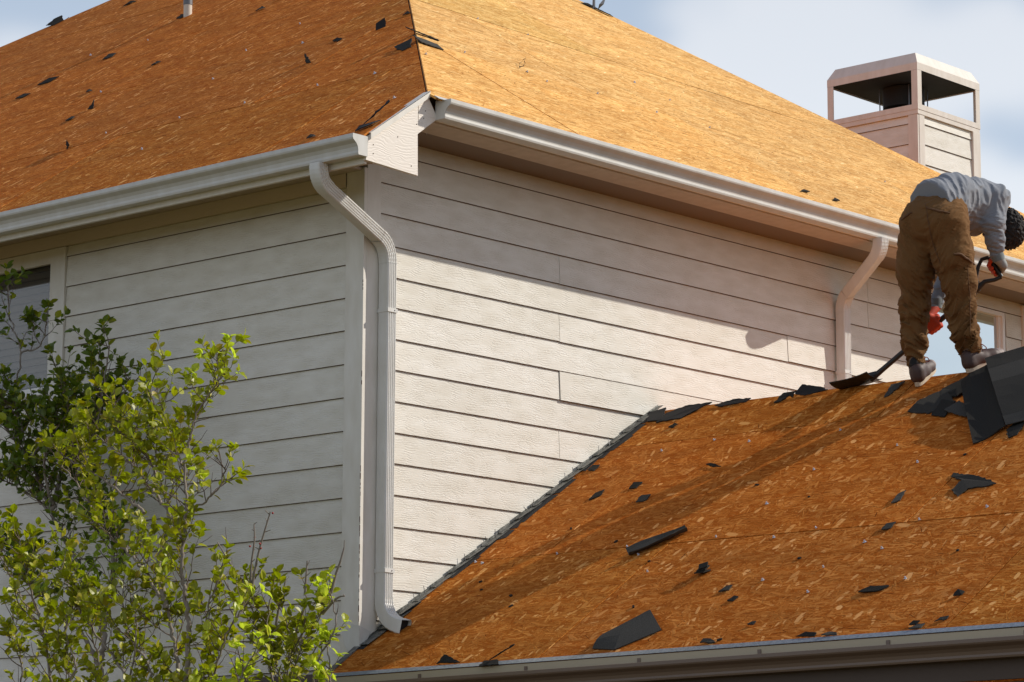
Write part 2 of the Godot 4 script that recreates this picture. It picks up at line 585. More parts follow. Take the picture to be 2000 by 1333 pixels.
func build_walls() -> void:
	# side wall (faces +x), with the hole of its window
	var st := begin()
	box(st, Vector3(-0.16, 0, -5.53), Vector3(0, 5.76, -0.16))
	box(st, Vector3(-0.16, 0, -6.64), Vector3(0, 4.2, -5.53))
	box(st, Vector3(-0.16, 5.66, -6.64), Vector3(0, 5.76, -5.53))
	box(st, Vector3(-0.16, 0, -9.3), Vector3(0, 5.76, -6.64))
	var side := put("side_wall", st.commit(), M.trim, house)
	for k in 19:
		var y0 := 5.659 - 0.178 * k
		var y1 := minf(y0 + 0.205, 5.743)
		var z_end := -9.3
		if y0 < 4.40:
			z_end = maxf(-9.3, minf(-0.2, -((y0 - 2.843) / 0.6314) - 0.7))
		var cuts := [-0.113]
		if k >= 3 and k % 2 == 1 and k < 12:
			cuts.append_array([-1.672, -5.32])
		elif k >= 4 and k % 2 == 0:
			cuts.append_array([-3.973, -7.5])
		else:
			cuts.append_array([-4.9, -8.1])
		cuts.append(z_end)
		for c in cuts.size() - 1:
			var z0: float = cuts[c]
			var z1: float = maxf(cuts[c + 1], z_end)
			if z0 <= z_end:
				continue
			var spans := [[z0, z1]]
			if y0 < 5.62 and y0 > 4.0:
				var left := []
				for hole in [[-5.53, -6.64], [-6.85, -6.95]]:
					left = []
					for s in spans:
						if s[1] > hole[0] or s[0] < hole[1]:
							left.append(s)
							continue
						if s[0] > hole[0]:
							left.append([s[0], hole[0]])
						if s[1] < hole[1]:
							left.append([hole[1], s[1]])
					spans = left
			for s in spans:
				if s[0] - s[1] > 0.04:
					siding_board(side, Vector3(0.0065 if (k == 7 and c == 1) else (0.003 if (k == 4 and c == 1) else 0.0), 0, s[0]), Vector3(0, 0, -1), Vector3.RIGHT, s[0] - s[1], y0, y1, M["siding%d" % (rng.randi() % 3)])
	# front wall (faces +z)
	st = begin()
	box(st, Vector3(-2.6, 2.66, -0.16), Vector3(0, 5.56, 0))
	box(st, Vector3(-3.76, 2.66, -0.16), Vector3(-2.6, 4.47, 0))
	box(st, Vector3(-3.76, 5.43, -0.16), Vector3(-2.6, 5.56, 0))
	box(st, Vector3(-13.4, 2.66, -0.16), Vector3(-3.76, 5.56, 0))
	var front := put("front_wall", st.commit(), M.trim, house)
	for k in range(-1, 14):
		var y0 := 5.189 - 0.1901 * k
		var y1 := minf(y0 + 0.218, 5.446)
		if y0 < 2.7:
			continue
		var spans := []
		var joint: float = [-4.6, -6.9, -3.9, -5.8][posmod(k, 4)]
		if y0 > 4.40 and y0 < 5.40:
			spans = [[-0.121, -2.588], [-3.77, -7.4], [-7.4, -11.0], [-11.0, -13.4]]
		else:
			spans = [[-0.121, joint], [joint, joint - 3.66], [joint - 3.66, -13.4]]
		for s in spans:
			siding_board(front, Vector3(s[0], 0, 0), Vector3(-1, 0, 0), Vector3.BACK, s[0] - s[1], y0, y1, M["siding%d" % (rng.randi() % 3)])
	st = begin()
	faceq(st, Vector3(-13.4, 5.45, 0.028), Vector3(-0.121, 5.45, 0.028), Vector3(-0.121, 5.53, 0.028), Vector3(-13.4, 5.53, 0.028), Vector3.BACK, Vector2(-13.4, 0), Vector2(0, 0), Vector2(0, 0.1), Vector2(-13.4, 0.1))
	faceq(st, Vector3(-13.4, 5.45, 0.028), Vector3(-0.121, 5.45, 0.028), Vector3(-0.121, 5.45, 0.0), Vector3(-13.4, 5.45, 0.0), Vector3.DOWN)
	put("frieze_board", st.commit(), M.frieze, front)
	solid("corner_board", front, M.trim, Vector3(-0.119, 2.68, 0.0), Vector3(0.0235, 5.545, 0.0235))
	solid("corner_board", side, M.trim, Vector3(0.0, 2.8, -0.111), Vector3(0.0235, 5.742, -0.001))
	solid("ledge", front, M.brown, Vector3(-13.45, 2.62, -0.16), Vector3(0.03, 2.695, 0.06))
	var chips := begin()
	for k in 34:
		var y: float = [3.55, 3.62, 3.42, 3.3, 3.25, 3.75, 4.36, 4.85, 3.05, 2.98][k % 10] + rng.randfn() * 0.05
		var w := rng.randf_range(0.002, 0.006)
		box(chips, Vector3(0.0235 - w, y, 0.0236), Vector3(0.0243, y + rng.randf_range(0.005, 0.035), 0.0243))
	var chip := put("peeled_paint", chips.commit(), plain(Color(0.09, 0.05, 0.035), 0.9), front)
	chip.set_meta("kind", "stuff")
	# the rest of the shell
	solid("lower_wall", house, M.brick, Vector3(-13.4, 0, -0.2), Vector3(-0.001, 2.62, 0.0))
	solid("back_wall", house, M.trim, Vector3(-13.4, 0, -9.3), Vector3(-0.161, 5.7, -9.14))
	solid("left_wall", house, M.trim, Vector3(-13.4, 2.66, -9.139), Vector3(-13.24, 5.5, -0.161))
	# windows
	window("front_window", Vector3(-3.17, 0, 0), Vector3(1, 0, 0), Vector3.BACK, 1.12, 4.50, 5.42, M.blind, true)
	window("side_window", Vector3(0, 0, -6.085), Vector3(0, 0, -1), Vector3.RIGHT, 1.085, 4.22, 5.655, M.blind_pale, false)
	solid("window_casing", side, M.trim, Vector3(0, 4.2, -6.949), Vector3(0.03, 5.742, -6.851))
	# kick-out flashing at the foot of the corner
	st = begin()
	prism(st, [Vector3(-0.104, 2.918, 0.03), Vector3(-0.03, 2.962, 0.028), Vector3(0.03, 2.95, 0.026), Vector3(0.034, 2.822, 0.03), Vector3(-0.04, 2.806, 0.034), Vector3(-0.075, 2.84, 0.033)], Vector3(0, 0, -0.003), Vector3.RIGHT, Vector3.UP)
	prism(st, [Vector3(0.034, 2.95, 0.026), Vector3(0.036, 2.92, -0.06), Vector3(0.036, 2.86, -0.02), Vector3(0.036, 2.822, 0.028)], Vector3(-0.003, 0, 0), Vector3.BACK, Vector3.UP)
	put("kickout_flashing", st.commit(), M.gutter, house)

func window(called: String, at: Vector3, t: Vector3, n: Vector3, width: float, y0: float, y1: float, blind: Material, trimmed: bool) -> void:
	# at: the middle of the opening on the wall's face; t: along the wall
	var w := Node3D.new()
	w.name = "window"
	house.add_child(w, true)
	var b := Basis(t, Vector3.UP, t.cross(Vector3.UP))
	var out := n
	var B := func(st: SurfaceTool, a0: float, a1: float, o0: float, o1: float, h0: float, h1: float) -> void:
		var c: Vector3 = at + t * (a0 + a1) * 0.5 + out * (o0 + o1) * 0.5 + Vector3.UP * (h0 + h1) * 0.5
		oriented_box(st, Transform3D(Basis(t, Vector3.UP, t.cross(Vector3.UP)), c), Vector3(a1 - a0, h1 - h0, o1 - o0))
	var h := width * 0.5
	for side in [-1.0, 1.0]:
		var st := begin()
		B.call(st, minf(side * h, side * (h - 0.03)), maxf(side * h, side * (h - 0.03)), -0.05, 0.012, y0, y1)
		B.call(st, minf(side * (h - 0.031), side * (h - 0.055)), maxf(side * (h - 0.031), side * (h - 0.055)), -0.05, -0.008, y0 + 0.03, y1 - 0.03)
		put("frame", st.commit(), M.vinyl, w)
	for y in [y0, y1 - 0.03]:
		var st := begin()
		B.call(st, -h + 0.03, h - 0.03, -0.05, 0.013, y, y + 0.03)
		put("frame", st.commit(), M.vinyl, w)
	var ps := begin()
	B.call(ps, -h + 0.056, h - 0.056, -0.030, -0.026, y0 + 0.031, y1 - 0.031)
	put("pane", ps.commit(), M.pane if trimmed else M.pane_coated, w)
	var count := int((y1 - y0 - 0.06) / 0.046)
	for k in count:
		var st := begin()
		var c: Vector3 = at - out * 0.085 + Vector3.UP * (y1 - 0.05 - 0.046 * k)
		oriented_box(st, Transform3D(Basis(t, Vector3.UP, t.cross(Vector3.UP)) * Basis(Vector3.RIGHT, (1.15 if trimmed else 1.42) * (1.0 if t.cross(Vector3.UP).dot(out) > 0 else -1.0)), c), Vector3(width - 0.13, 0.0025, 0.05))
		put("blind_slat", st.commit(), blind, w)
	var rs := begin()
	B.call(rs, -h - 0.2, h + 0.2, -0.5, -0.49, y0 - 0.2, y1 + 0.2)
	put("dark_room_panel", rs.commit(), M.room, w)  # dark panel standing for the unlit room behind the slats
	if trimmed:
		for side in [-1.0, 1.0]:
			var st := begin()
			B.call(st, minf(side * (h + 0.02), side * (h - 0.12)) , maxf(side * (h + 0.02), side * (h - 0.12)), 0.0, 0.026, y0 - 0.05, y1 + 0.026)
			put("casing", st.commit(), M.trim, w)
		var st2 := begin()
		B.call(st2, -h + 0.12, h - 0.12, 0.0, 0.024, y1 - 0.065, y1 + 0.026)
		put("casing", st2.commit(), M.trim, w)
		var st3 := begin()
		B.call(st3, -h + 0.12, h - 0.12, 0.0, 0.034, y0 + 0.03, y0 + 0.075)
		put("sill", st3.commit(), M.vinyl, w)

# ------------------------------------------------------------------ roofs
func lay_panels(parent: Node, o: Vector3, u: Vector3, v: Vector3, outline: Array, rows: Array, start: Array, key: String, long_ := 2.44) -> void:
	# sheets of strand board on the plane (o, u, v), cut to the outline
	var n := u.cross(v)
	if n.y < 0:
		n = -n
	var poly := PackedVector2Array()
	var lo := 1e9
	var hi := -1e9
	for p in outline:
		var q := Vector2((p - o).dot(u), (p - o).dot(v))
		poly.append(q)
		lo = minf(lo, q.x)
		hi = maxf(hi, q.x)
	for r in rows.size() - 1:
		var a: float = lo - long_ + start[r % start.size()]
		while a < hi:
			var g := 0.0045
			var rect := PackedVector2Array([Vector2(a + g, rows[r] + g), Vector2(a + long_ - g, rows[r] + g), Vector2(a + long_ - g, rows[r + 1] - g), Vector2(a + g, rows[r + 1] - g)])
			for piece in Geometry2D.intersect_polygons(rect, poly):
				if piece.size() < 3:
					continue
				var lift := rng.randf_range(-0.0015, 0.0015)
				var pts := []
				for q in piece:
					pts.append(o + u * q.x + v * q.y + n * lift)
				var st := begin()
				prism(st, pts, -n * 0.012, u, v, Vector2(rng.randf() * 2.0, rng.randf() * 2.0))
				put("roof_panel", st.commit(), M["%s%d" % [key, rng.randi() % 4]], parent)
			a += long_

func build_upper_roof() -> void:
	var B := Vector3(0.5, 5.9, 0.01)
	var A := Vector3(-5.15, 9.553, -5.466)
	var L := Vector3(-7.98, 9.553, -5.466)
	var E := Vector3(0.5, y_front(0.52), 0.52)
	var W := Vector3(-13.9, y_front(0.52), 0.52)
	var F := Vector3(0.56, y_side(0.56), -9.70)
	var S := Vector3(0.56, y_side(0.56), 0.0)
	var vf := Vector3(0, 0.667, -1).normalized()
	var nf := Vector3(0, 1, 0.667).normalized()
	var vs := Vector3(-1, 0.6466, 0).normalized()
	var ns := Vector3(0.6466, 1, 0).normalized()
	# dark deck just under the sheets
	var st := begin()
	prism(st, [E - nf * 0.014 + Vector3(-0.023, 0, 0), B - nf * 0.014 + Vector3(-0.023, 0, 0), A - nf * 0.014, L - nf * 0.014, W - nf * 0.014], -nf * 0.05, Vector3.LEFT, vf)
	var front := put("front_roof", st.commit(), M.under, house)
	st = begin()
	prism(st, [S - ns * 0.014 + vs * 0.07, B - ns * 0.014 + vs * 0.04 + Vector3(0, 0, -0.03), A - ns * 0.014, F - ns * 0.014 + vs * 0.07], -ns * 0.05, Vector3.FORWARD, vs)
	var side := put("side_roof", st.commit(), M.under, house)
	var k := Vector2(0.667, 1).length()
	var rows := []
	for z in [0.52, -0.63, -1.80, -2.97, -4.14, -5.31, -5.466]:
		rows.append((0.52 - z) * k)
	var cut := 0.02
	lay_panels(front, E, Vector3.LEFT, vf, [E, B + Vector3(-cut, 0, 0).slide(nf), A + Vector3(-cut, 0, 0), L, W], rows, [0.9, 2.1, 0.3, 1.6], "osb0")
	k = Vector2(0.6466, 1).length()
	rows = []
	for x in [0.56, -0.705, -1.88, -3.04, -4.2, -5.16]:
		rows.append((0.56 - x) * k)
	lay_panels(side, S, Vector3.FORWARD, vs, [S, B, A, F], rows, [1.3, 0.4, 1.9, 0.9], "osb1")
	# the slopes turned away
	st = begin()
	var FB := Vector3(0.54, 5.87, -9.72)
	var WB := Vector3(-13.9, 5.5, -10.2)
	prism(st, [A, L, WB, FB], Vector3(0, -0.05, 0), Vector3.RIGHT, Vector3.FORWARD)
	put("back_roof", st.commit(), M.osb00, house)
	st = begin()
	prism(st, [L + Vector3(0, -0.002, 0), W, WB], Vector3(0, -0.05, 0), Vector3.RIGHT, Vector3.FORWARD)
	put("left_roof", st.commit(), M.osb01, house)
	# eaves: fascia, soffit
	st = begin()
	box(st, Vector3(-13.9, 5.41, 0.468), Vector3(0.478, 5.545, 0.489))
	put("front_fascia", st.commit(), M.trim, house)
	st = begin()
	box(st, Vector3(-13.9, 5.531, 0.0), Vector3(-0.001, 5.546, 0.467))
	box(st, Vector3(0.0, 5.531, 0.095), Vector3(0.477, 5.546, 0.467))
	put("front_soffit", st.commit(), M.soffit, house)
	solid("side_fascia", house, M.trim, Vector3(0.478, 5.752, -9.7), Vector3(0.499, 5.872, -0.072))
	var vent := solid("side_soffit", house, M.vent, Vector3(0.0, 5.756, -9.7), Vector3(0.477, 5.77, -0.02))  # its inner strip shows in a darker brown than the outer boards
	var zs := [-0.02, -0.80, -3.24, -5.68, -8.12, -9.7]
	for i in 5:
		solid("soffit_board", vent, M.soffit, Vector3(0.285, 5.742, zs[i + 1] + 0.004), Vector3(0.4775, 5.7555, zs[i]))
	# the short rake at the corner: a rough-sawn end board under a metal edge
	st = begin()
	prism(st, [Vector3(0.5, 5.566, 0.475), Vector3(0.5, 5.888, 0.018), Vector3(0.5, 5.764, -0.069), Vector3(0.5, 5.646, 0.091), Vector3(0.5, 5.41, 0.087), Vector3(0.5, 5.426, 0.495)], Vector3(-0.021, 0, 0), Vector3.BACK, Vector3.UP)
	var rake := put("rake_end_board", st.commit(), M.rough, house)
	for q in [[5.70, 0.10], [5.66, 0.02], [5.745, 0.045], [5.79, 0.03], [5.52, 0.44], [5.47, 0.44], [5.455, 0.14], [5.60, 0.25]]:
		st = begin()
		tube(st, [Vector3(0.499, q[0], q[1]), Vector3(0.5025, q[0], q[1])], [0.0035, 0.003], 6)
		put("nail_head", st.commit(), M.dark_brown, rake)
	solid("butt_joint", rake, M.dark_brown, Vector3(0.4995, 5.725, 0.0865), Vector3(0.5008, 5.815, 0.0885))
	st = begin()
	prism(st, [Vector3(0.512, 5.545, 0.470), Vector3(0.512, 5.585, 0.470), Vector3(0.512, 5.908, 0.004), Vector3(0.512, 5.872, 0.004)], Vector3(-0.011, 0, 0), Vector3.BACK, Vector3.UP)
	prism(st, [Vector3(0.512, 5.578, 0.475) + nf * 0.004, Vector3(0.512, 5.905, 0.0) + nf * 0.004, Vector3(0.455, 5.905, 0.0) + nf * 0.004, Vector3(0.455, 5.578, 0.475) + nf * 0.004], -nf * 0.003, Vector3.RIGHT, vf)
	put("rake_trim", st.commit(), M.trim, house)
	# drip edge along the side eave
	st = begin()
	var d0 := Vector3(0.575, y_side(0.575), 0.0) + ns * 0.004
	prism(st, [d0, d0 + Vector3(0, 0, -9.7), d0 + vs * 0.045 + Vector3(0, 0, -9.7), d0 + vs * 0.045], -ns * 0.003, Vector3.FORWARD, vs)
	put("side_drip_edge", st.commit(), M.gutter, house)
	# plumbing vent
	var p := Vector3(-5.60, 8.32, -3.62)
	st = begin()
	tube(st, [p + Vector3(0, -0.1, 0), p + Vector3(0, 0.085, 0)], [0.034, 0.034], 14)
	var pipe := put("vent_pipe", st.commit(), M.pipe, house)
	st = begin()
	tube(st, [p + Vector3(0, 0.086, 0), p + Vector3(0, 0.36, 0)], [0.037, 0.036], 14)
	put("collar", st.commit(), M.pipe_top, pipe)

func skew(o: Node3D) -> void:
	# the wing's eave is not quite parallel to its ridge: turn it a little in the plane of the roof
	var n := Vector3(0, 1, 0.6314).normalized()
	var pivot := Vector3(4.4, y_low(0.205), 0.205)
	var b := Basis(n, 0.0252)
	o.transform = Transform3D(b, pivot - b * pivot)

func build_wing() -> void:
	var v := Vector3(0, 0.6314, -1).normalized()
	var n := Vector3(0, 1, 0.6314).normalized()
	var x1 := 9.5
	var P := func(x: float, z: float, l: float) -> Vector3: return Vector3(x, y_low(z), z) + n * l
	var st := begin()
	prism(st, [P.call(0.03, 0.28, -0.014), P.call(x1, 0.07, -0.014), P.call(x1, -2.523, -0.014), P.call(0.03, -2.523, -0.014)], -n * 0.05, Vector3.RIGHT, v)
	var roof := put("wing_roof", st.commit(), M.under, house)
	var k := Vector2(0.6314, 1).length()
	var rows := []
	for z in [0.31, -0.83, -2.075, -2.523]:
		rows.append((0.31 - z) * k)
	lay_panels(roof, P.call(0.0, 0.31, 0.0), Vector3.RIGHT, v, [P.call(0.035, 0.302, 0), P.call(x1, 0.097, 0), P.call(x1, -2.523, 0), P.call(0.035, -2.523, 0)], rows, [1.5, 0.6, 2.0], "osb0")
	# back slope, and felt folded over the ridge
	st = begin()
	prism(st, [Vector3(0.0, 4.44, -2.528), Vector3(x1, 4.44, -2.528), Vector3(x1, 2.75, -5.2), Vector3(0.0, 2.75, -5.2)], Vector3(0, -0.05, 0), Vector3.RIGHT, Vector3.FORWARD)
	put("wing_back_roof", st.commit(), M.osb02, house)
	# step flashing up the wall
	for i in 18:
		var z0 := 0.02 - 0.142 * i
		var z1 := z0 - 0.20
		var wd := rng.randf_range(0.040, 0.060) + 0.02 * smoothstep(6.0, 0.0, i)
		var lf := 0.006 + rng.randf() * 0.004
		var tilt := rng.randf_range(0.004, 0.014)
		var lx := 0.0262 + 0.0022 * (i % 3)
		st = begin()
		prism(st, [P.call(0.024, z0, lf + 0.004), P.call(0.024 + wd, z0 + rng.randf_range(-0.01, 0.012), lf + tilt), P.call(0.024 + wd - 0.004, z1, lf * 0.5), P.call(0.024, z1, lf * 0.5)], -n * 0.002, Vector3.RIGHT, v)
		prism(st, [P.call(lx, z0, lf), P.call(lx, z1, lf * 0.5), P.call(lx - 0.001, z1, lf * 0.5) + Vector3(0, 0.008, 0), P.call(lx + rng.randf() * 0.004, z0, lf) + Vector3(0, 0.010 + rng.randf() * 0.016, 0)], Vector3(-0.0008, 0, 0), Vector3.BACK, Vector3.UP)
		put("step_flashing", st.commit(), M.flash, roof)
	# ragged felt left beside the flashing
	st = begin()
	var z := 0.05
	while z > -2.45:
		var w := (0.062 if z > -1.0 else 0.085) + rng.randf_range(-0.02, 0.022)
		var zn := z - rng.randf_range(0.08, 0.22)
		if rng.randf() < 0.8:
			prism(st, [P.call(0.03, z, 0.004), P.call(0.03 + w, z + rng.randf_range(-0.03, 0.03), 0.004), P.call(0.03 + w + rng.randf_range(-0.03, 0.02), zn, 0.0045), P.call(0.03, zn, 0.004)], -n * 0.002, Vector3.RIGHT, v)
		z = zn
	var felt := put("felt_remnant", st.commit(), M.felt, roof)
	felt.set_meta("kind", "stuff")
	# nails left standing in the wall and flashing
	for i in 7:
		st = begin()
		var q: Vector3 = P.call(0.03 + rng.randf() * 0.05, -0.15 - 0.32 * i + rng.randfn() * 0.05, 0.0)
		tube(st, [q, q + Vector3(rng.randfn() * 0.01, 0.055, rng.randfn() * 0.01)], [0.0022, 0.0018], 5)
		put("bent_nail", st.commit(), M.steel, roof)
	# rake edge past the corner
	st = begin()
	prism(st, [P.call(0.002, 0.03, 0.01), P.call(0.04, 0.03, 0.008), P.call(0.065, 0.31, 0.008), P.call(0.03, 0.31, 0.01)], -n * 0.01, Vector3.RIGHT, v)
	put("rake_edge", st.commit(), M.flash, roof)
	# eave: drip edge, fascia, soffit, wall below
	st = begin()
	prism(st, [P.call(0.035, 0.222, 0.0035), P.call(x1, 0.222, 0.0035), P.call(x1, 0.188, 0.0035), P.call(0.035, 0.188, 0.0035)], -n * 0.003, Vector3.RIGHT, v)
	skew(put("wing_drip_edge", st.commit(), M.drip, house))
	skew(solid("wing_edge_board", house, M.tan, Vector3(0.035, 2.655, 0.196), Vector3(x1, 2.704, 0.2195)))
	skew(solid("wing_fascia", house, M.brown, Vector3(0.03, 2.48, 0.165), Vector3(x1, 2.690, 0.193)))
	skew(solid("wing_soffit", house, M.brown, Vector3(0.03, 2.455, -0.4), Vector3(x1, 2.47, 0.16)))
	st = begin()
	box(st, Vector3(0.001, 0.0, -0.45), Vector3(x1 - 0.4, 2.45, -0.3))
	put("wing_front_wall", st.commit(), M.brick, house)
	st = begin()
	prism(st, [Vector3(x1 - 0.4, 0, -0.3), Vector3(x1 - 0.4, 2.45, -0.3), Vector3(x1 - 0.4, 4.3, -2.523), Vector3(x1 - 0.4, 2.6, -5.1), Vector3(x1 - 0.4, 0, -5.1)], Vector3(-0.15, 0, 0), Vector3.BACK, Vector3.UP)
	put("wing_gable", st.commit(), M.brick, house)

# ------------------------------------------------------------------ chimney
func build_chimney() -> void:
	var x0 := -3.911
	var x1 := -2.946
	var z0 := -10.93
	var z1 := -9.945
	var st := begin()
	box(st, Vector3(x0 + 0.02, 5.0, z0 + 0.02), Vector3(x1 - 0.02, 8.335, z1 - 0.02))
	var c := put("chimney", st.commit(), M.trim, house)
	for k in 8:
		var y0 := 8.222 - 0.184 * k
		var y1 := minf(y0 + 0.21, 8.30)
		siding_board(c, Vector3(x1 - 0.1, 0, z1 - 0.02), Vector3.LEFT, Vector3.BACK, 0.765, y0, y1, M["siding%d" % (k % 3)])
		siding_board(c, Vector3(x1 - 0.02, 0, z1 - 0.1), Vector3.FORWARD, Vector3.RIGHT, 0.775, y0, y1, M["siding%d" % (k % 3)])
	for q in [[x1 - 0.10, x1, z1 - 0.018, z1 + 0.004], [x1 - 0.018, x1 + 0.004, z1 - 0.10, z1 - 0.019], [x0 - 0.004, x0 + 0.10, z1 - 0.018, z1 + 0.004], [x1 - 0.018, x1 + 0.012, z0 - 0.004, z0 + 0.11]]:
		solid("corner_board", c, M.cap_metal, Vector3(q[0], 6.5, q[2]), Vector3(q[1], 8.30, q[3]))
	solid("trim_band", c, M.cap_metal, Vector3(x0 - 0.006, 8.302, z0 - 0.006), Vector3(x1 + 0.008, 8.342, z1 + 0.008))
	# the metal cap: base ring, posts, roof with sloped sides
	var e := 0.012
	st = begin()
	for q in [[x0 - e, x1 + e, z1 - 0.02, z1 + e], [x0 - e, x1 + e, z0 - e, z0 + 0.02], [x0 - e, x0 + 0.02, z0 + 0.021, z1 - 0.021], [x1 - 0.02, x1 + e, z0 + 0.021, z1 - 0.021]]:
		box(st, Vector3(q[0], 8.343, q[2]), Vector3(q[1], 8.392, q[3]))
	put("cap_base", st.commit(), M.cap_metal, c)
	solid("cap_floor", c, M.cap_metal, Vector3(x0 + 0.021, 8.343, z0 + 0.021), Vector3(x1 - 0.021, 8.36, z1 - 0.021))
	for q in [[x0, z0], [x0, z1], [x1, z0], [x1, z1]]:
		var sx := 1.0 if q[0] == x0 else -1.0
		var sz := 1.0 if q[1] == z0 else -1.0
		st = begin()
		var a := Vector3(q[0] - sx * e * 0.9, 8.3925, q[1] - sz * e * 0.9)
		box(st, Vector3(minf(a.x, a.x + sx * 0.065), 8.3925, minf(a.z, a.z + sz * 0.008)), Vector3(maxf(a.x, a.x + sx * 0.065), 8.706, maxf(a.z, a.z + sz * 0.008)))
		box(st, Vector3(minf(a.x, a.x + sx * 0.008), 8.3925, minf(a.z + sz * 0.0085, a.z + sz * 0.065)), Vector3(maxf(a.x, a.x + sx * 0.008), 8.706, maxf(a.z + sz * 0.0085, a.z + sz * 0.065)))
		put("cap_post", st.commit(), M.cap_metal, c)
	st = begin()
	var lo := [Vector3(x0 - e, 8.707, z1 + e), Vector3(x1 + e, 8.707, z1 + e), Vector3(x1 + e, 8.707, z0 - e), Vector3(x0 - e, 8.707, z0 - e)]
	for k in 4:
		var a: Vector3 = lo[k]
		var b: Vector3 = lo[(k + 1) % 4]
		var mid := Vector3((x0 + x1) * 0.5, 0, (z0 + z1) * 0.5)
		var up := Vector3(0, 0.067, 0)
		var ia: Vector3 = a + Vector3(signf(mid.x - a.x) * 0.055, 0.172, signf(mid.z - a.z) * 0.055)
		var ib: Vector3 = b + Vector3(signf(mid.x - b.x) * 0.055, 0.172, signf(mid.z - b.z) * 0.055)
		var o := (a + b) * 0.5 - mid
		o.y = 0
		faceq(st, a, b, b + up, a + up, o)
		faceq(st, a + up, b + up, ib, ia, o + Vector3.UP * 0.2)
		tri(st, ia, ib, mid + Vector3(0, 8.89, 0))
	put("cap_roof", st.commit(), M.cap_metal, c)
	solid("cap_dark_slab", c, M.dark, Vector3(x0 + 0.01, 8.712, z0 + 0.01), Vector3(x1 - 0.01, 8.73, z1 - 0.01))  # near-black slab under the cap roof
	var m := Vector3(-3.43, 0, -10.44)
	st = begin()
	tube(st, [m + Vector3(0, 8.3, 0), m + Vector3(0, 8.43, 0)], [0.13, 0.13], 20)
	put("flue_pipe", st.commit(), M.dark, c)
	st = begin()
	tube(st, [m + Vector3(0, 8.432, 0), m + Vector3(0, 8.455, 0), m + Vector3(0, 8.48, 0), m + Vector3(0, 8.50, 0)], [0.24, 0.245, 0.215, 0.10], 24)
	tube(st, [m + Vector3(0, 8.52, 0), m + Vector3(0, 8.70, 0)], [0.19, 0.19], 20)
	put("flue_cap", st.commit(), M.dark, c)
	for s in [-1.0, 1.0]:
		for k in 2:
			st = begin()
			var q := Vector3(m.x + s * 0.16, 0, m.z + (k - 0.5) * 0.3)
			tube(st, [q + Vector3(0, 8.36, 0), q + Vector3(0, 8.70, 0)], [0.006, 0.006], 5)
			put("flue_rod", st.commit(), M.steel, c)

# ------------------------------------------------------------------ gutters
func gutter_profile(depth: float, height: float) -> Array:
	# x outward, y up from the bottom; a thin closed shell
	var o := [Vector2(0, height), Vector2(0, 0), Vector2(0.60, 0), Vector2(0.63, 0.10), Vector2(0.62, 0.22), Vector2(0.66, 0.40), Vector2(0.76, 0.56), Vector2(0.90, 0.66), Vector2(0.97, 0.72), Vector2(1.0, 0.80), Vector2(1.0, 0.985), Vector2(0.985, 1.0), Vector2(0.90, 1.0), Vector2(0.89, 0.96)]
	var r := []
	for k in o.size():
		var p: Vector2 = o[k]
		r.append(Vector2(p.x * depth, (p.y * height) if k > 0 else height))
	var back := []
	for k in range(r.size() - 2, -1, -1):
		var p: Vector2 = r[k]
		var q := p + Vector2(-0.0022, 0.0022)
		if k <= 1:
			q = p + Vector2(0.002, 0.002 if k == 1 else 0.0)
		if k >= 10:
			q = p + Vector2(-0.003, -0.003)
		back.append(q)
	r.append_array(back)
	return r

func gutter(called: String, a: Vector3, b: Vector3, out: Vector3, depth: float, height: float, mat: Material, caps: bool) -> MeshInstance3D:
	var st := begin()
	var prof := gutter_profile(depth, height)
	sweep(st, [a, b], [[out, Vector3.UP], [out, Vector3.UP]], prof)
	var g := put(called, st.commit(), mat, house)
	if caps:
		var n := (b - a).normalized()
		st = begin()
		var o := gutter_profile(depth, height).slice(0, 13)
		var pts := []
		for p in o:
			pts.append(a - n * 0.001 + out * p.x + Vector3.UP * p.y)
		prism(st, pts, -n * 0.003, out, Vector3.UP)
		put("end_cap", st.commit(), mat, g)
	return g

func spout_profile(w: float, d: float) -> Array:
	# w across, d outward; three flutes on the outer face
	var r := []
	var b := 0.006
	for q in [[-w / 2 + b, 0.0], [w / 2 - b, 0.0], [w / 2, b], [w / 2, d - b], [w / 2 - b, d]]:
		r.append(Vector2(q[0], q[1]))
	for k in 4:
		var c := w * (0.30 - 0.20 * k)
		r.append_array([Vector2(c + 0.0045, d), Vector2(c + 0.002, d - 0.0045), Vector2(c - 0.002, d - 0.0045), Vector2(c - 0.0045, d)])
	r.append_array([Vector2(-w / 2 + b, d), Vector2(-w / 2, d - b), Vector2(-w / 2, b)])
	return r

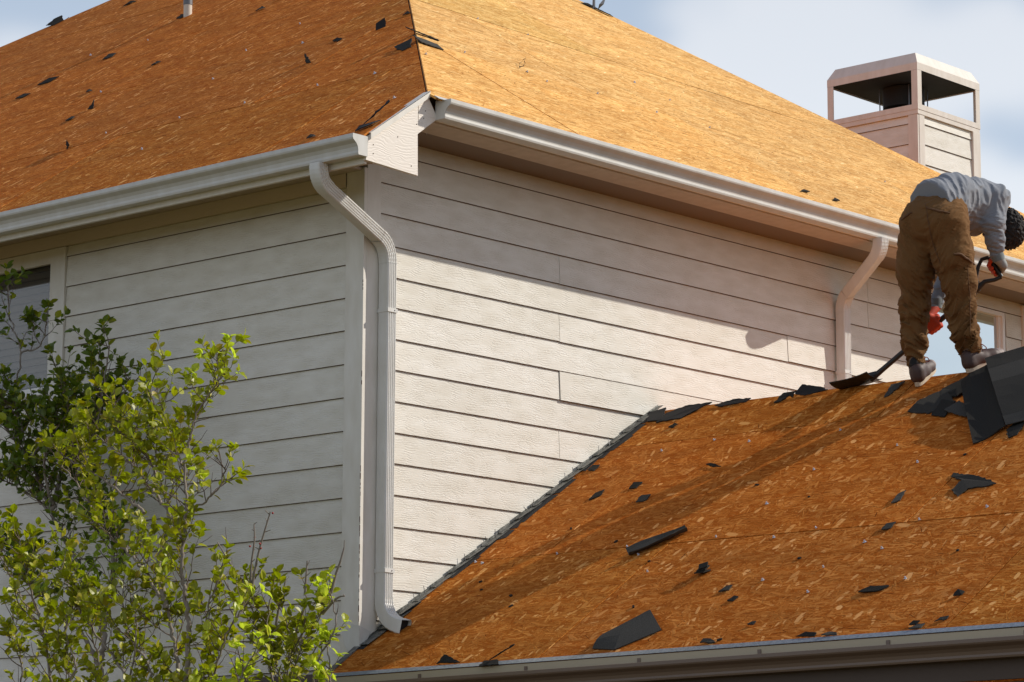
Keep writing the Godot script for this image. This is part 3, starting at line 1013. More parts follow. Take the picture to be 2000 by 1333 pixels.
func downspout(path: Array, outward: Vector3, w: float, d: float, bends: Array) -> void:
	# path: corners of the run, rounded into pleated elbows; the fluted face starts outward and is carried along
	var root := Node3D.new()
	root.name = "downspout"
	house.add_child(root, true)
	var pts := []
	var tans := []
	var kinds := []
	for k in path.size():
		if k == 0 or k == path.size() - 1:
			pts.append(path[k])
			tans.append((path[1] - path[0]).normalized() if k == 0 else (path[k] - path[k - 1]).normalized())
			kinds.append(0)
			continue
		var i: Vector3 = (path[k - 1] - path[k]).normalized()
		var o: Vector3 = (path[k + 1] - path[k]).normalized()
		var r: float = bends[k]
		for s in 9:
			var t := float(s) / 8
			var p0: Vector3 = path[k] + i * r
			var p2: Vector3 = path[k] + o * r
			pts.append(p0.lerp(path[k], t).lerp(path[k].lerp(p2, t), t))
			tans.append(((path[k] - p0) * (1 - t) + (p2 - path[k]) * t).normalized())
			kinds.append(k)
	var frames := []
	var out := outward
	for k in pts.size():
		if k > 0:
			out = Quaternion(tans[k - 1], tans[k]) * out if tans[k - 1].dot(tans[k]) < 0.99999 else out
		out = out.slide(tans[k]).normalized()
		frames.append([out.cross(tans[k]).normalized(), out])
	for q in ([[4.72, -0.128, 0.028], [3.25, -0.128, 0.028]] if path[0].z > 0 else [[4.93, -4.53, 0.030]]):
		var st := begin()
		box(st, Vector3(q[2] - 0.002, q[0], q[1] - w * 0.5 - 0.003), Vector3(q[2] + d + 0.003, q[0] + 0.022, q[1] + w * 0.5 + 0.003))
		put("strap", st.commit(), M.spout, root)
		st = begin()
		tube(st, [Vector3(q[2] + d + 0.002, q[0] + 0.011, q[1] - w * 0.2), Vector3(q[2] + d + 0.006, q[0] + 0.011, q[1] - w * 0.2)], [0.004, 0.003], 6)
		put("screw", st.commit(), M.steel, root)
	if path.size() == 5:
		var e: Vector3 = (path[4] - path[3]).normalized()
		var up: Vector3 = e.cross(Vector3(0, 0, 1)).normalized()
		var inner := begin()
		oriented_box(inner, Transform3D(Basis(e, up, e.cross(up)), path[4] - e * 0.022), Vector3(0.004, d - 0.004, w - 0.004))
		put("throat_dark_plate", inner.commit(), M.dark, root)  # dark plate painting in the unlit inside of the pipe
	# straight runs and elbows are separate lengths slipped over each other
	var start := 0
	for k in range(1, pts.size()):
		var straight: bool = kinds[k] != kinds[k - 1] or kinds[k] == 0
		var at_end := k == pts.size() - 1
		if straight:
			if k - 1 > start:
				piece(root, "elbow", pts.slice(start, k), frames.slice(start, k), w + 0.004, d + 0.003)
			var more := 0.005 if at_end and path.size() == 5 else 0.0
			piece(root, "pipe_length", pts.slice(k - 1, k + 1), frames.slice(k - 1, k + 1), w + more, d + more)
			start = k
		elif at_end:
			piece(root, "elbow", pts.slice(start, k + 1), frames.slice(start, k + 1), w + 0.004, d + 0.003)

func piece(parent: Node, called: String, pts: Array, frames: Array, w: float, d: float) -> void:
	var fr := []
	var path := []
	var prof := spout_profile(w, d)
	var pleats := []
	for k in pts.size():
		fr.append([frames[k][0], frames[k][1]])
		path.append(pts[k] - frames[k][1] * d * 0.5)
		if called == "elbow" and k < pts.size() - 1:
			# a pleat between the rings
			var m: Vector3 = (pts[k] + pts[k + 1]) * 0.5
			var f1: Vector3 = (frames[k][1] + frames[k + 1][1]).normalized()
			var f0: Vector3 = (frames[k][0] + frames[k + 1][0]).normalized()
			fr.append([f0 * 1.0, f1 * 0.965])
			path.append(m - f1 * d * 0.4825)
	var st := begin()
	sweep(st, path, fr, prof, true, false)
	put(called, st.commit(), M.spout, parent)

func build_gutters() -> void:
	gutter("front_gutter", Vector3(0.503, 5.443, 0.490), Vector3(-13.9, 5.443, 0.490), Vector3.BACK, 0.115, 0.112, M.gutter, true)
	gutter("side_gutter", Vector3(0.500, 5.752, -0.055), Vector3(0.500, 5.752, -9.7), Vector3.RIGHT, 0.118, 0.106, M.gutter, true)
	var g := gutter("wing_gutter", Vector3(0.05, 2.572, 0.194), Vector3(9.5, 2.572, 0.194), Vector3.BACK, 0.118, 0.088, M.brown_gutter, true)
	skew(g)
	for k in 12:
		var x := 0.75 + 0.735 * k
		var st := begin()
		box(st, Vector3(x - 0.012, 2.652, 0.198), Vector3(x + 0.012, 2.657, 0.306))
		box(st, Vector3(x - 0.010, 2.657, 0.2215), Vector3(x + 0.010, 2.69, 0.2245))
		put("hanger", st.commit(), M.brown_gutter, g)
	downspout([Vector3(0.187, 5.443, 0.548), Vector3(0.187, 5.345, 0.548), Vector3(0.066, 5.112, -0.128), Vector3(0.066, 2.985, -0.128), Vector3(0.235, 2.94, -0.128)], Vector3.RIGHT, 0.072, 0.080, [0, 0.085, 0.11, 0.13, 0])
	downspout([Vector3(0.568, 5.752, -4.265), Vector3(0.568, 5.665, -4.265), Vector3(0.068, 5.44, -4.53), Vector3(0.068, 4.0, -4.53)], Vector3.RIGHT, 0.078, 0.075, [0, 0.08, 0.09, 0])

# ------------------------------------------------------------------ plants
var leaf_meshes := []

func make_leaf(w: float, fold: float, droop: float) -> ArrayMesh:
	# an oval leaf, folded along its rib and bent down, from the stalk at the origin along +y
	var st := begin()
	st.set_smooth_group(0)
	var rows := []
	var prof := [[0.0, 0.02], [0.14, 0.06], [0.32, 0.75], [0.55, 1.0], [0.80, 0.72], [1.0, 0.05]]
	for p in prof:
		var t: float = p[0]
		var c := Vector3(0, t * (1.0 - 0.15 * droop * t), -droop * 0.35 * t * t)
		var x: float = p[1] * w
		rows.append([c + Vector3(-x, 0, fold * x), c, c + Vector3(x, 0, fold * x)])
	for k in rows.size() - 1:
		for s in 2:
			quad(st, rows[k][s], rows[k][s + 1], rows[k + 1][s + 1], rows[k + 1][s])
	return st.commit()

func smooth_stem(pts: Array, wob: float, r: RandomNumberGenerator) -> Array:
	var c := Curve3D.new()
	for k in pts.size():
		var p: Vector3 = pts[k] + (Vector3(r.randfn(), 0, r.randfn()) * wob if k > 0 else Vector3.ZERO)
		var d: Vector3 = (pts[mini(k + 1, pts.size() - 1)] - pts[maxi(k - 1, 0)]) * 0.18
		c.add_point(p, -d, d)
	c.bake_interval = 0.035
	return Array(c.get_baked_points())

func shrub(called: String, label: String, stems: Array, thick: float, density: float, seed_: int, tones: Array, depth: float, bare: float, reach := 1.0) -> void:
	# stems drawn as traced limbs; twigs spring from them, leaves from the twigs
	var r := RandomNumberGenerator.new()
	r.seed = seed_
	var base: Vector3 = stems[0][0]
	var t := root_thing(called, label, "shrub", Vector3(base.x, 0, base.z))
	var o := t.position
	var leaves := []
	var twigs := begin()
	var trunk := begin()
	tube(trunk, [Vector3(0, -0.05, 0), Vector3(0.02, base.y * 0.5, 0.03), base - o], [thick * 1.7, thick * 1.4, thick * 1.15], 8)
	put("trunk", trunk.commit(), M.bark, t)
	for i in stems.size():
		var trace: Array = stems[i].duplicate()
		if i > 0 and trace[0].y < 2.56:
			trace.push_front(Vector3(base.x + r.randfn() * 0.02, 1.75, base.z + r.randfn() * 0.02))
		var line := smooth_stem(trace, 0.0, r)
		var n := line.size()
		var off := r.randfn() * depth
		var radii := []
		var length := 0.03 * n
		var r0 := thick * clampf(length / 1.6, 0.35, 1.0)
		for k in n:
			var f := float(k) / (n - 1)
			line[k] = line[k] - o + Vector3(0.668, 0.12, 0.744) * off * smoothstep(0.0, 0.5, f) + Vector3(r.randfn(), r.randfn(), r.randfn()) * 0.004
			radii.append(lerpf(r0, 0.0035, pow(f, 0.7)))
		var st := begin()
		tube(st, line, radii, 7)
		put("branch", st.commit(), M.bark, t)
		var from := int(n * (0.28 if stems[i][0].y < 2.9 else 0.12))
		for k in range(from, n):
			var f := float(k) / n
			var many := density * (0.55 + 0.9 * f) * (1.0 if line[k].y < 4.35 else 0.35)
			var cnt := int(many) + (1 if r.randf() < many - int(many) else 0)
			for c in cnt:
				var d := Vector3(r.randfn() * 0.8, 0.55 + r.randf() * 0.8, r.randfn() * 0.8).normalized()
				twig(twigs, line[k], d, r.randf_range(0.10, 0.34) * (1.15 - 0.45 * f) * reach, 0.0032, leaves, r, 1 if r.randf() < 0.75 else 2, bare)
		twig(twigs, line[n - 1], (line[n - 1] - line[n - 3]).normalized(), 0.12, 0.003, leaves, r, 1, 0.0)
	var tw := put("twigs", twigs.commit(), M.twig, t)
	tw.set_meta("kind", "stuff")
	# leaves nearest the lens are parts of their own, the rest are one part
	var eye := Vector3(11.677, 1.6, 11.757)
	leaves.sort_custom(func(a, b): return (a[0].origin + o).distance_squared_to(eye) < (b[0].origin + o).distance_squared_to(eye))
	var lone := mini(280, leaves.size())
	for k in lone:
		var l := put("leaf", leaf_meshes[leaves[k][1]], M["leaf%d" % tones[leaves[k][2]]], t)
		l.transform = leaves[k][0]
	var mm := MultiMesh.new()
	mm.transform_format = MultiMesh.TRANSFORM_3D
	mm.use_colors = true
	mm.mesh = leaf_meshes[0]
	mm.instance_count = leaves.size() - lone
	for k in range(lone, leaves.size()):
		mm.set_instance_transform(k - lone, leaves[k][0])
		var m: StandardMaterial3D = M["leaf%d" % tones[leaves[k][2]]]
		var c := m.albedo_color.srgb_to_linear() * r.randf_range(0.75, 1.2)
		mm.set_instance_color(k - lone, Color(c.r, c.g, c.b))
	var mi := MultiMeshInstance3D.new()
	mi.name = "leaves"
	mi.multimesh = mm
	mi.material_override = M.leafmix
	mi.set_meta("kind", "stuff")
	t.add_child(mi, true)

func twig(st: SurfaceTool, at: Vector3, d: Vector3, length: float, rad: float, leaves: Array, r: RandomNumberGenerator, level: int, bare: float) -> void:
	var pts := [at]
	var rr := [rad]
	var p := at
	var steps := maxi(3, int(length / 0.03))
	for k in steps:
		d = (d + Vector3(r.randfn(), r.randfn() + 0.35, r.randfn()) * 0.16).normalized()
		p = p + d * length / steps
		pts.append(p)
		rr.append(lerpf(rad, 0.0012, float(k + 1) / steps))
	tube(st, pts, rr, 4, false)
	if level > 1:
		for k in r.randi_range(2, 3):
			var i := r.randi_range(1, steps)
			var e := (d + Vector3(r.randfn(), r.randf(), r.randfn()) * 0.8).normalized()
			twig(st, pts[i], e, length * r.randf_range(0.4, 0.7), rad * 0.7, leaves, r, level - 1, bare)
	if r.randf() < bare:
		return
	var ang := r.randf() * TAU
	for k in range(1, pts.size()):
		var f := float(k) / steps
		var cnt := 5 if k == pts.size() - 1 else (1 if f > 0.3 or r.randf() < 0.3 else 0)
		for c in cnt:
			ang += 2.4 + r.randfn() * 0.3
			var side := d.cross(Vector3(cos(ang), 0.3, sin(ang))).normalized()
			var lift := 0.55 + 0.5 * f
			var y := (side + d * lift + Vector3(0, 0.15, 0) + Vector3(r.randfn(), r.randfn(), r.randfn()) * 0.22).normalized()
			var z := (Vector3.UP * 0.8 + d + Vector3(r.randfn(), r.randfn(), r.randfn()) * 0.5)
			z = z.slide(y).normalized()
			var s := r.randf_range(0.030, 0.074)
			var b := Basis(y.cross(z), y, z).scaled_local(Vector3(s, s, s))
			var tone := 0 if r.randf() < 0.5 else (1 if r.randf() < 0.5 else 2)
			if r.randf() < 0.05:
				tone = 3
			leaves.append([Transform3D(b, pts[k].lerp(pts[k - 1], r.randf() * 0.8)), r.randi() % 4, tone])

func build_plants() -> void:
	for k in 4:
		leaf_meshes.append(make_leaf(0.30 + 0.03 * k, 0.25 + 0.12 * (k % 2), 0.4 + 0.35 * k))
	shrub("yellow_green_shrub", "tall yellow-green shrub in sunlight, its forked grey stems rising before the window wall", [
		[Vector3(0.397, 2.376, 1.60), Vector3(0.379, 2.549, 1.60), Vector3(0.390, 2.812, 1.60), Vector3(0.341, 3.099, 1.60), Vector3(0.369, 3.410, 1.60), Vector3(0.343, 3.595, 1.60), Vector3(0.412, 3.852, 1.60), Vector3(0.505, 3.949, 1.60), Vector3(0.616, 4.054, 1.60)],
		[Vector3(0.346, 2.381, 1.60), Vector3(0.300, 2.636, 1.60), Vector3(0.256, 2.793, 1.60), Vector3(0.212, 2.925, 1.60), Vector3(-0.014, 3.175, 1.60), Vector3(-0.304, 3.381, 1.60), Vector3(-0.477, 3.584, 1.60), Vector3(-0.741, 3.825, 1.60)],
		[Vector3(0.212, 2.925, 1.60), Vector3(0.144, 3.164, 1.60), Vector3(0.213, 3.422, 1.60), Vector3(0.045, 3.700, 1.60), Vector3(-0.204, 3.912, 1.60), Vector3(-0.231, 4.005, 1.60)],
		[Vector3(0.314, 3.310, 1.60), Vector3(0.091, 3.538, 1.60), Vector3(-0.115, 3.715, 1.60), Vector3(-0.450, 3.908, 1.60)],
		[Vector3(0.343, 3.595, 1.60), Vector3(0.199, 3.820, 1.60), Vector3(0.072, 4.005, 1.60), Vector3(0.058, 4.082, 1.60)],
		[Vector3(0.369, 3.410, 1.60), Vector3(0.557, 3.499, 1.60), Vector3(0.636, 3.620, 1.60)],
		[Vector3(0.250, 2.273, 1.60), Vector3(-0.062, 2.392, 1.60), Vector3(-0.068, 2.566, 1.60), Vector3(-0.173, 2.683, 1.60), Vector3(-0.448, 2.935, 1.60), Vector3(-0.625, 3.161, 1.60)],
		[Vector3(-0.068, 2.566, 1.60), Vector3(0.002, 2.780, 1.60), Vector3(-0.046, 2.992, 1.60)],
		[Vector3(-0.087, 2.322, 1.70), Vector3(-0.520, 2.418, 1.60), Vector3(-0.680, 2.590, 1.60), Vector3(-0.733, 2.815, 1.60), Vector3(-0.875, 3.094, 1.60), Vector3(-0.974, 3.348, 1.60)],
		[Vector3(-0.465, 2.404, 1.60), Vector3(-0.477, 2.670, 1.60), Vector3(-0.569, 2.861, 1.60), Vector3(-0.431, 3.014, 1.60)],
		[Vector3(-0.840, 2.416, 1.60), Vector3(-0.939, 2.690, 1.60), Vector3(-1.038, 2.940, 1.60)],
		[Vector3(0.135, 2.385, 1.60), Vector3(0.086, 2.646, 1.60), Vector3(-0.079, 2.810, 1.60), Vector3(-0.127, 3.023, 1.60)],
		[Vector3(0.593, 2.371, 1.60), Vector3(0.568, 2.574, 1.60), Vector3(0.655, 2.773, 1.60), Vector3(0.781, 2.919, 1.60)],
		[Vector3(0.518, 2.373, 1.60), Vector3(0.547, 2.651, 1.60), Vector3(0.501, 2.884, 1.60), Vector3(0.590, 3.058, 1.60)],
		[Vector3(-0.262, 2.398, 1.60), Vector3(-0.271, 2.608, 1.60), Vector3(-0.360, 2.797, 1.60)],
		[Vector3(0.742, 2.366, 1.60), Vector3(0.773, 2.541, 1.60), Vector3(0.843, 2.663, 1.60)],
		[Vector3(0.016, 3.437, 1.60), Vector3(-0.314, 3.624, 1.60), Vector3(-0.611, 3.759, 1.60)],
		[Vector3(-0.734, 2.815, 1.60), Vector3(-1.004, 3.102, 1.60), Vector3(-1.145, 3.304, 1.60)],
	], 0.017, 0.66, 101, [0, 1, 0, 3], 0.05, 0.18)
	shrub("shaded_shrub", "darker green shrub in the shade of the house, reaching up past the front window", [
		[Vector3(-1.54, 2.482, 0.55), Vector3(-1.531, 2.772, 0.55), Vector3(-1.517, 2.975, 0.55), Vector3(-1.761, 3.373, 0.55), Vector3(-2.007, 3.69, 0.55), Vector3(-2.211, 4.011, 0.55), Vector3(-2.374, 4.397, 0.55), Vector3(-2.34, 4.673, 0.55), Vector3(-2.453, 4.90, 0.55), Vector3(-2.477, 5.10, 0.55)],
		[Vector3(-1.517, 2.975, 0.55), Vector3(-1.464, 3.295, 0.55), Vector3(-1.546, 3.655, 0.55), Vector3(-1.784, 3.883, 0.55), Vector3(-2.027, 4.117, 0.55)],
		[Vector3(-1.784, 3.883, 0.55), Vector3(-1.658, 4.142, 0.55), Vector3(-1.58, 4.436, 0.55), Vector3(-1.546, 4.66, 0.55)],
		[Vector3(-2.007, 3.69, 0.55), Vector3(-1.887, 4.104, 0.55), Vector3(-1.575, 4.315, 0.55), Vector3(-1.336, 4.47, 0.55)],
		[Vector3(-2.211, 4.011, 0.55), Vector3(-2.411, 4.184, 0.55), Vector3(-2.615, 4.359, 0.55)],
		[Vector3(-2.211, 4.011, 0.55), Vector3(-1.989, 4.296, 0.55), Vector3(-1.954, 4.5, 0.55)],
		[Vector3(-2.34, 4.673, 0.55), Vector3(-2.176, 4.748, 0.55), Vector3(-2.136, 4.87, 0.55)],
		[Vector3(-2.007, 3.69, 0.55), Vector3(-2.249, 3.831, 0.55), Vector3(-2.544, 3.948, 0.55)],
		[Vector3(-1.531, 2.772, 0.55), Vector3(-1.75, 3.0, 0.55), Vector3(-2.1, 3.2, 0.55), Vector3(-2.35, 3.5, 0.55)],
		[Vector3(-2.007, 3.69, 0.55), Vector3(-2.0, 4.0, 0.6), Vector3(-1.8, 4.25, 0.6)],
	], 0.020, 1.2, 202, [2, 0, 2, 2], 0.10, 0.12)  # darker leaf tones paint the house's shade into this shrub
	shrub("low_bright_shrub", "low bright shrub with bare upright twigs, at the foot of the corner", [
		[Vector3(0.409, 2.403, 0.95), Vector3(0.424, 2.579, 0.95), Vector3(0.457, 2.77, 0.95), Vector3(0.53, 2.925, 0.95), Vector3(0.55, 3.02, 0.95)],
		[Vector3(0.35, 2.45, 0.95), Vector3(0.328, 2.583, 0.95), Vector3(0.186, 2.864, 0.95), Vector3(0.141, 3.054, 0.95), Vector3(0.16, 3.12, 0.95)],
		[Vector3(0.459, 2.718, 0.95), Vector3(0.68, 2.917, 0.95), Vector3(0.74, 3.02, 0.95)],
		[Vector3(0.347, 2.617, 0.95), Vector3(0.2, 2.8, 0.95), Vector3(0.105, 2.948, 0.95)],
		[Vector3(0.443, 2.578, 0.95), Vector3(0.609, 2.737, 0.95), Vector3(0.739, 2.809, 0.95)],
		[Vector3(0.407, 2.509, 0.95), Vector3(0.268, 2.70, 0.95), Vector3(0.188, 2.778, 0.95)],
		[Vector3(0.457, 2.77, 0.95), Vector3(0.396, 2.933, 0.95), Vector3(0.38, 2.99, 0.95)],
		[Vector3(0.409, 2.45, 0.95), Vector3(0.53, 2.6, 1.0), Vector3(0.6, 2.85, 1.0)],
		[Vector3(0.580, 2.398, 0.95), Vector3(0.649, 2.657, 0.95), Vector3(0.775, 2.821, 0.95), Vector3(0.753, 2.992, 0.95)],
		[Vector3(0.198, 2.410, 0.95), Vector3(0.113, 2.653, 0.95), Vector3(0.010, 2.819, 0.95)],
		[Vector3(0.422, 2.666, 0.95), Vector3(0.532, 2.820, 0.95), Vector3(0.698, 2.942, 0.95)],
		[Vector3(0.345, 2.670, 0.95), Vector3(0.282, 2.885, 0.95), Vector3(0.297, 3.045, 0.95)],
		[Vector3(0.729, 2.393, 0.95), Vector3(0.742, 2.627, 0.95), Vector3(0.721, 2.758, 0.95)],
	], 0.012, 0.5, 303, [0, 1, 0, 3], 0.05, 0.2, 0.5)
	# bare winter twigs and berries on the low shrub
	var low: Node3D = get_node("low_bright_shrub")
	var o := low.position
	var r := RandomNumberGenerator.new()
	r.seed = 77
	var lines := [[Vector3(0.141, 3.054, 0.95), Vector3(0.17, 3.18, 0.95), Vector3(0.206, 3.3, 0.95), Vector3(0.278, 3.477, 0.95)], [Vector3(0.141, 3.054, 0.95), Vector3(0.14, 3.2, 0.95), Vector3(0.16, 3.33, 0.95), Vector3(0.155, 3.42, 0.95)],
		[Vector3(0.141, 3.054, 0.95), Vector3(0.0, 3.198, 0.95), Vector3(-0.125, 3.343, 0.95)], [Vector3(0.105, 2.948, 0.95), Vector3(-0.02, 3.08, 0.95), Vector3(-0.09, 3.17, 0.95)],
		[Vector3(0.74, 3.02, 0.95), Vector3(0.775, 3.12, 0.95), Vector3(0.80, 3.17, 0.95), Vector3(0.83, 3.25, 0.95)], [Vector3(0.55, 3.02, 0.95), Vector3(0.556, 3.12, 0.95), Vector3(0.561, 3.2, 0.95)], [Vector3(0.68, 2.917, 0.95), Vector3(0.78, 2.99, 0.95), Vector3(0.84, 3.0, 0.95)], [Vector3(0.33, 2.85, 0.95), Vector3(0.36, 2.98, 0.95), Vector3(0.40, 3.1, 0.95)]]
	for l in lines:
		var st := begin()
		var pts := smooth_stem(l, 0.0, r)
		var rr := []
		for k in pts.size():
			pts[k] -= o
			rr.append(lerpf(0.0085, 0.003, float(k) / pts.size()))
		tube(st, pts, rr, 5)
		for k in range(2, pts.size(), 2):
			var d := Vector3(r.randfn(), 0.6 + r.randf(), r.randfn()).normalized() * r.randf_range(0.012, 0.05)
			tube(st, [pts[k], pts[k] + d], [0.003, 0.0018], 4, false)
		put("bare_branch", st.commit(), M.bark, low)
	for k in 7:
		var l: Array = lines[k % 3]
		var s := SphereMesh.new()
		s.radius = 0.006
		s.height = 0.012
		s.radial_segments = 8
		s.rings = 4
		var b := put("berry", s, M.berry, low)
		b.position = l[1].lerp(l[l.size() - 1], r.randf()) - o + Vector3(r.randfn(), r.randfn(), r.randfn()) * 0.01

# ------------------------------------------------------------------ soft bodies: capsules joined by a smooth minimum, meshed as surface nets
func blob(bones: Array, cell: float, k: float, disp = null, cuts := [], tint = null) -> ArrayMesh:
	var lo := Vector3(1e9, 1e9, 1e9)
	var hi := -lo
	for b in bones:
		for e in [[b[0], b[1]], [b[2], b[3]]]:
			var rr: float = e[1] + cell * 4.0 + 0.015
			lo = lo.min(e[0] - Vector3(rr, rr, rr))
			hi = hi.max(e[0] + Vector3(rr, rr, rr))
	var nx := int((hi.x - lo.x) / cell) + 2
	var ny := int((hi.y - lo.y) / cell) + 2
	var nz := int((hi.z - lo.z) / cell) + 2
	var f := PackedFloat32Array()
	f.resize(nx * ny * nz)
	f.fill(1.0)
	for b in bones:
		var a: Vector3 = b[0]
		var e: Vector3 = b[2]
		var ra: float = b[1]
		var rb: float = b[3]
		var m := k + cell * 2.5
		var l0 := ((a - Vector3(ra, ra, ra)).min(e - Vector3(rb, rb, rb)) - Vector3(m, m, m) - lo) / cell
		var l1 := ((a + Vector3(ra, ra, ra)).max(e + Vector3(rb, rb, rb)) + Vector3(m, m, m) - lo) / cell
		var ba := e - a
		var bb := maxf(ba.length_squared(), 1e-9)
		for z in range(maxi(0, int(l0.z)), mini(nz, int(l1.z) + 2)):
			for y in range(maxi(0, int(l0.y)), mini(ny, int(l1.y) + 2)):
				var row := (z * ny + y) * nx
				for x in range(maxi(0, int(l0.x)), mini(nx, int(l1.x) + 2)):
					var pa := lo + Vector3(x, y, z) * cell - a
					var h := clampf(pa.dot(ba) / bb, 0.0, 1.0)
					var d := (pa - ba * h).length() - lerpf(ra, rb, h)
					if d > m:
						continue
					var g := f[row + x]
					var q := maxf(k - absf(g - d), 0.0) / k
					f[row + x] = minf(g, d) - q * q * k * 0.25
	if disp != null or cuts.size():
		for z in nz:
			for y in ny:
				var row := (z * ny + y) * nx
				for x in nx:
					var g := f[row + x]
					if g < 0.06 and g > -0.06:
						var p := lo + Vector3(x, y, z) * cell
						if disp != null:
							g += disp.call(p)
						for c in cuts:
							g = maxf(g, (p - c[0]).dot(c[1]))
						f[row + x] = g
					elif g <= -0.06 and cuts.size():
						var p := lo + Vector3(x, y, z) * cell
						for c in cuts:
							g = maxf(g, (p - c[0]).dot(c[1]))
						f[row + x] = g
	var at := {}
	var verts := PackedVector3Array()
	var norms := PackedVector3Array()
	var cols := PackedColorArray()
	var idx := PackedInt32Array()
	var sx := 1
	var sy := nx
	var sz := nx * ny
	var off := [0, sx, sy, sx + sy, sz, sz + sx, sz + sy, sz + sx + sy]
	var corner := [Vector3(0, 0, 0), Vector3(1, 0, 0), Vector3(0, 1, 0), Vector3(1, 1, 0), Vector3(0, 0, 1), Vector3(1, 0, 1), Vector3(0, 1, 1), Vector3(1, 1, 1)]
	var edges := [[0, 1], [2, 3], [4, 5], [6, 7], [0, 2], [1, 3], [4, 6], [5, 7], [0, 4], [1, 5], [2, 6], [3, 7]]
	for z in nz - 1:
		for y in ny - 1:
			var row := (z * ny + y) * nx
			for x in nx - 1:
				var i := row + x
				if absf(f[i]) > 0.06:
					continue
				var mask := 0
				for c in 8:
					if f[i + off[c]] < 0.0:
						mask += 1
				if mask == 0 or mask == 8:
					continue
				var s := Vector3.ZERO
				var n := 0
				for e in edges:
					var g0 := f[i + off[e[0]]]
					var g1 := f[i + off[e[1]]]
					if (g0 < 0.0) != (g1 < 0.0):
						s += corner[e[0]].lerp(corner[e[1]], g0 / (g0 - g1))
						n += 1
				var v := lo + (Vector3(x, y, z) + s / n) * cell
				at[i] = verts.size()
				verts.append(v)
				var gr := Vector3(f[i + off[1]] + f[i + off[3]] + f[i + off[5]] + f[i + off[7]] - f[i] - f[i + off[2]] - f[i + off[4]] - f[i + off[6]], f[i + off[2]] + f[i + off[3]] + f[i + off[6]] + f[i + off[7]] - f[i] - f[i + off[1]] - f[i + off[4]] - f[i + off[5]], f[i + off[4]] + f[i + off[5]] + f[i + off[6]] + f[i + off[7]] - f[i] - f[i + off[1]] - f[i + off[2]] - f[i + off[3]])
				norms.append(gr.normalized())
				if tint != null:
					cols.append(tint.call(v))
	var axes := [[sx, sy, sz], [sy, sz, sx], [sz, sx, sy]]
	for i in at.keys():
		for ax in axes:
			var j: int = i + ax[0]
			if j >= f.size() or (f[i] < 0.0) == (f[j] < 0.0):
				continue
			var q := [i, i - ax[1], i - ax[1] - ax[2], i - ax[2]]
			if not (at.has(q[1]) and at.has(q[2]) and at.has(q[3])):
				continue
			var o := [at[q[0]], at[q[1]], at[q[2]], at[q[3]]]
			if f[i] < 0.0:
				idx.append_array([o[0], o[2], o[1], o[0], o[3], o[2]])
			else:
				idx.append_array([o[0], o[1], o[2], o[0], o[2], o[3]])
	# turn the faces the way the normals look
	for t in range(0, idx.size(), 3):
		var a := verts[idx[t]]
		var gn := (verts[idx[t + 2]] - a).cross(verts[idx[t + 1]] - a)
		if gn.dot(norms[idx[t]] + norms[idx[t + 1]] + norms[idx[t + 2]]) < 0.0:
			var w := idx[t + 1]
			idx[t + 1] = idx[t + 2]
			idx[t + 2] = w
	var arr := []
	arr.resize(Mesh.ARRAY_MAX)
	arr[Mesh.ARRAY_VERTEX] = verts
	arr[Mesh.ARRAY_NORMAL] = norms
	if tint != null:
		arr[Mesh.ARRAY_COLOR] = cols
	arr[Mesh.ARRAY_INDEX] = idx
	var mesh := ArrayMesh.new()
	mesh.add_surface_from_arrays(Mesh.PRIMITIVE_TRIANGLES, arr)
	return mesh

const O := Vector3(2.2, 4.4, -2.5)
var J := {}

func joints() -> void:
	J = {"la": Vector3(2.082, 4.452, -2.412), "lk": Vector3(2.123, 4.821, -2.355), "lt": Vector3(2.166, 5.017, -2.299), "lh": Vector3(2.217, 5.240, -2.278), "lc": Vector3(2.098, 4.643, -2.386), "lcf": Vector3(2.084, 4.522, -2.407),
		"ra": Vector3(2.383, 4.508, -2.522), "rk": Vector3(2.390, 4.797, -2.420), "rt": Vector3(2.406, 5.078, -2.327), "rt2": Vector3(2.411, 4.951, -2.372), "rh": Vector3(2.384, 5.240, -2.294), "rc": Vector3(2.380, 4.657, -2.465), "rc2": Vector3(2.389, 4.585, -2.500), "rcf": Vector3(2.386, 4.552, -2.524),
		"pel": Vector3(2.260, 5.297, -2.263), "per": Vector3(2.386, 5.276, -2.282), "wst": Vector3(2.305, 5.375, -2.303),
		"b0": Vector3(2.309, 5.387, -2.307), "b1": Vector3(2.328, 5.446, -2.459), "b2": Vector3(2.350, 5.430, -2.626), "b3": Vector3(2.356, 5.480, -2.685),
		"rs": Vector3(2.477, 5.468, -2.686), "re": Vector3(2.488, 5.301, -2.629), "rcu": Vector3(2.484, 5.130, -2.665), "rw": Vector3(2.488, 5.115, -2.669),
		"ls": Vector3(2.188, 5.45, -2.790), "le": Vector3(2.119, 5.191, -2.795), "lcu": Vector3(2.090, 4.900, -2.621), "lw": Vector3(2.089, 4.882, -2.621),
		"nk": Vector3(2.389, 5.453, -2.729), "hd": Vector3(2.437, 5.311, -2.811), "face": Vector3(2.370, 5.270, -2.778),
		"heelL": Vector3(2.106, 4.366, -2.394), "toeL": Vector3(2.043, 4.506, -2.640), "heelR": Vector3(2.390, 4.424, -2.487), "toeR": Vector3(2.475, 4.530, -2.734),
		"sh0": Vector3(1.705, 4.460, -2.497), "sh1": Vector3(2.326, 4.930, -2.658), "g1": Vector3(2.362, 5.065, -2.663), "g2": Vector3(2.421, 5.122, -2.676), "g3": Vector3(2.468, 5.010, -2.732), "g4": Vector3(2.385, 4.985, -2.684)}
	for k in J:
		J[k] -= O

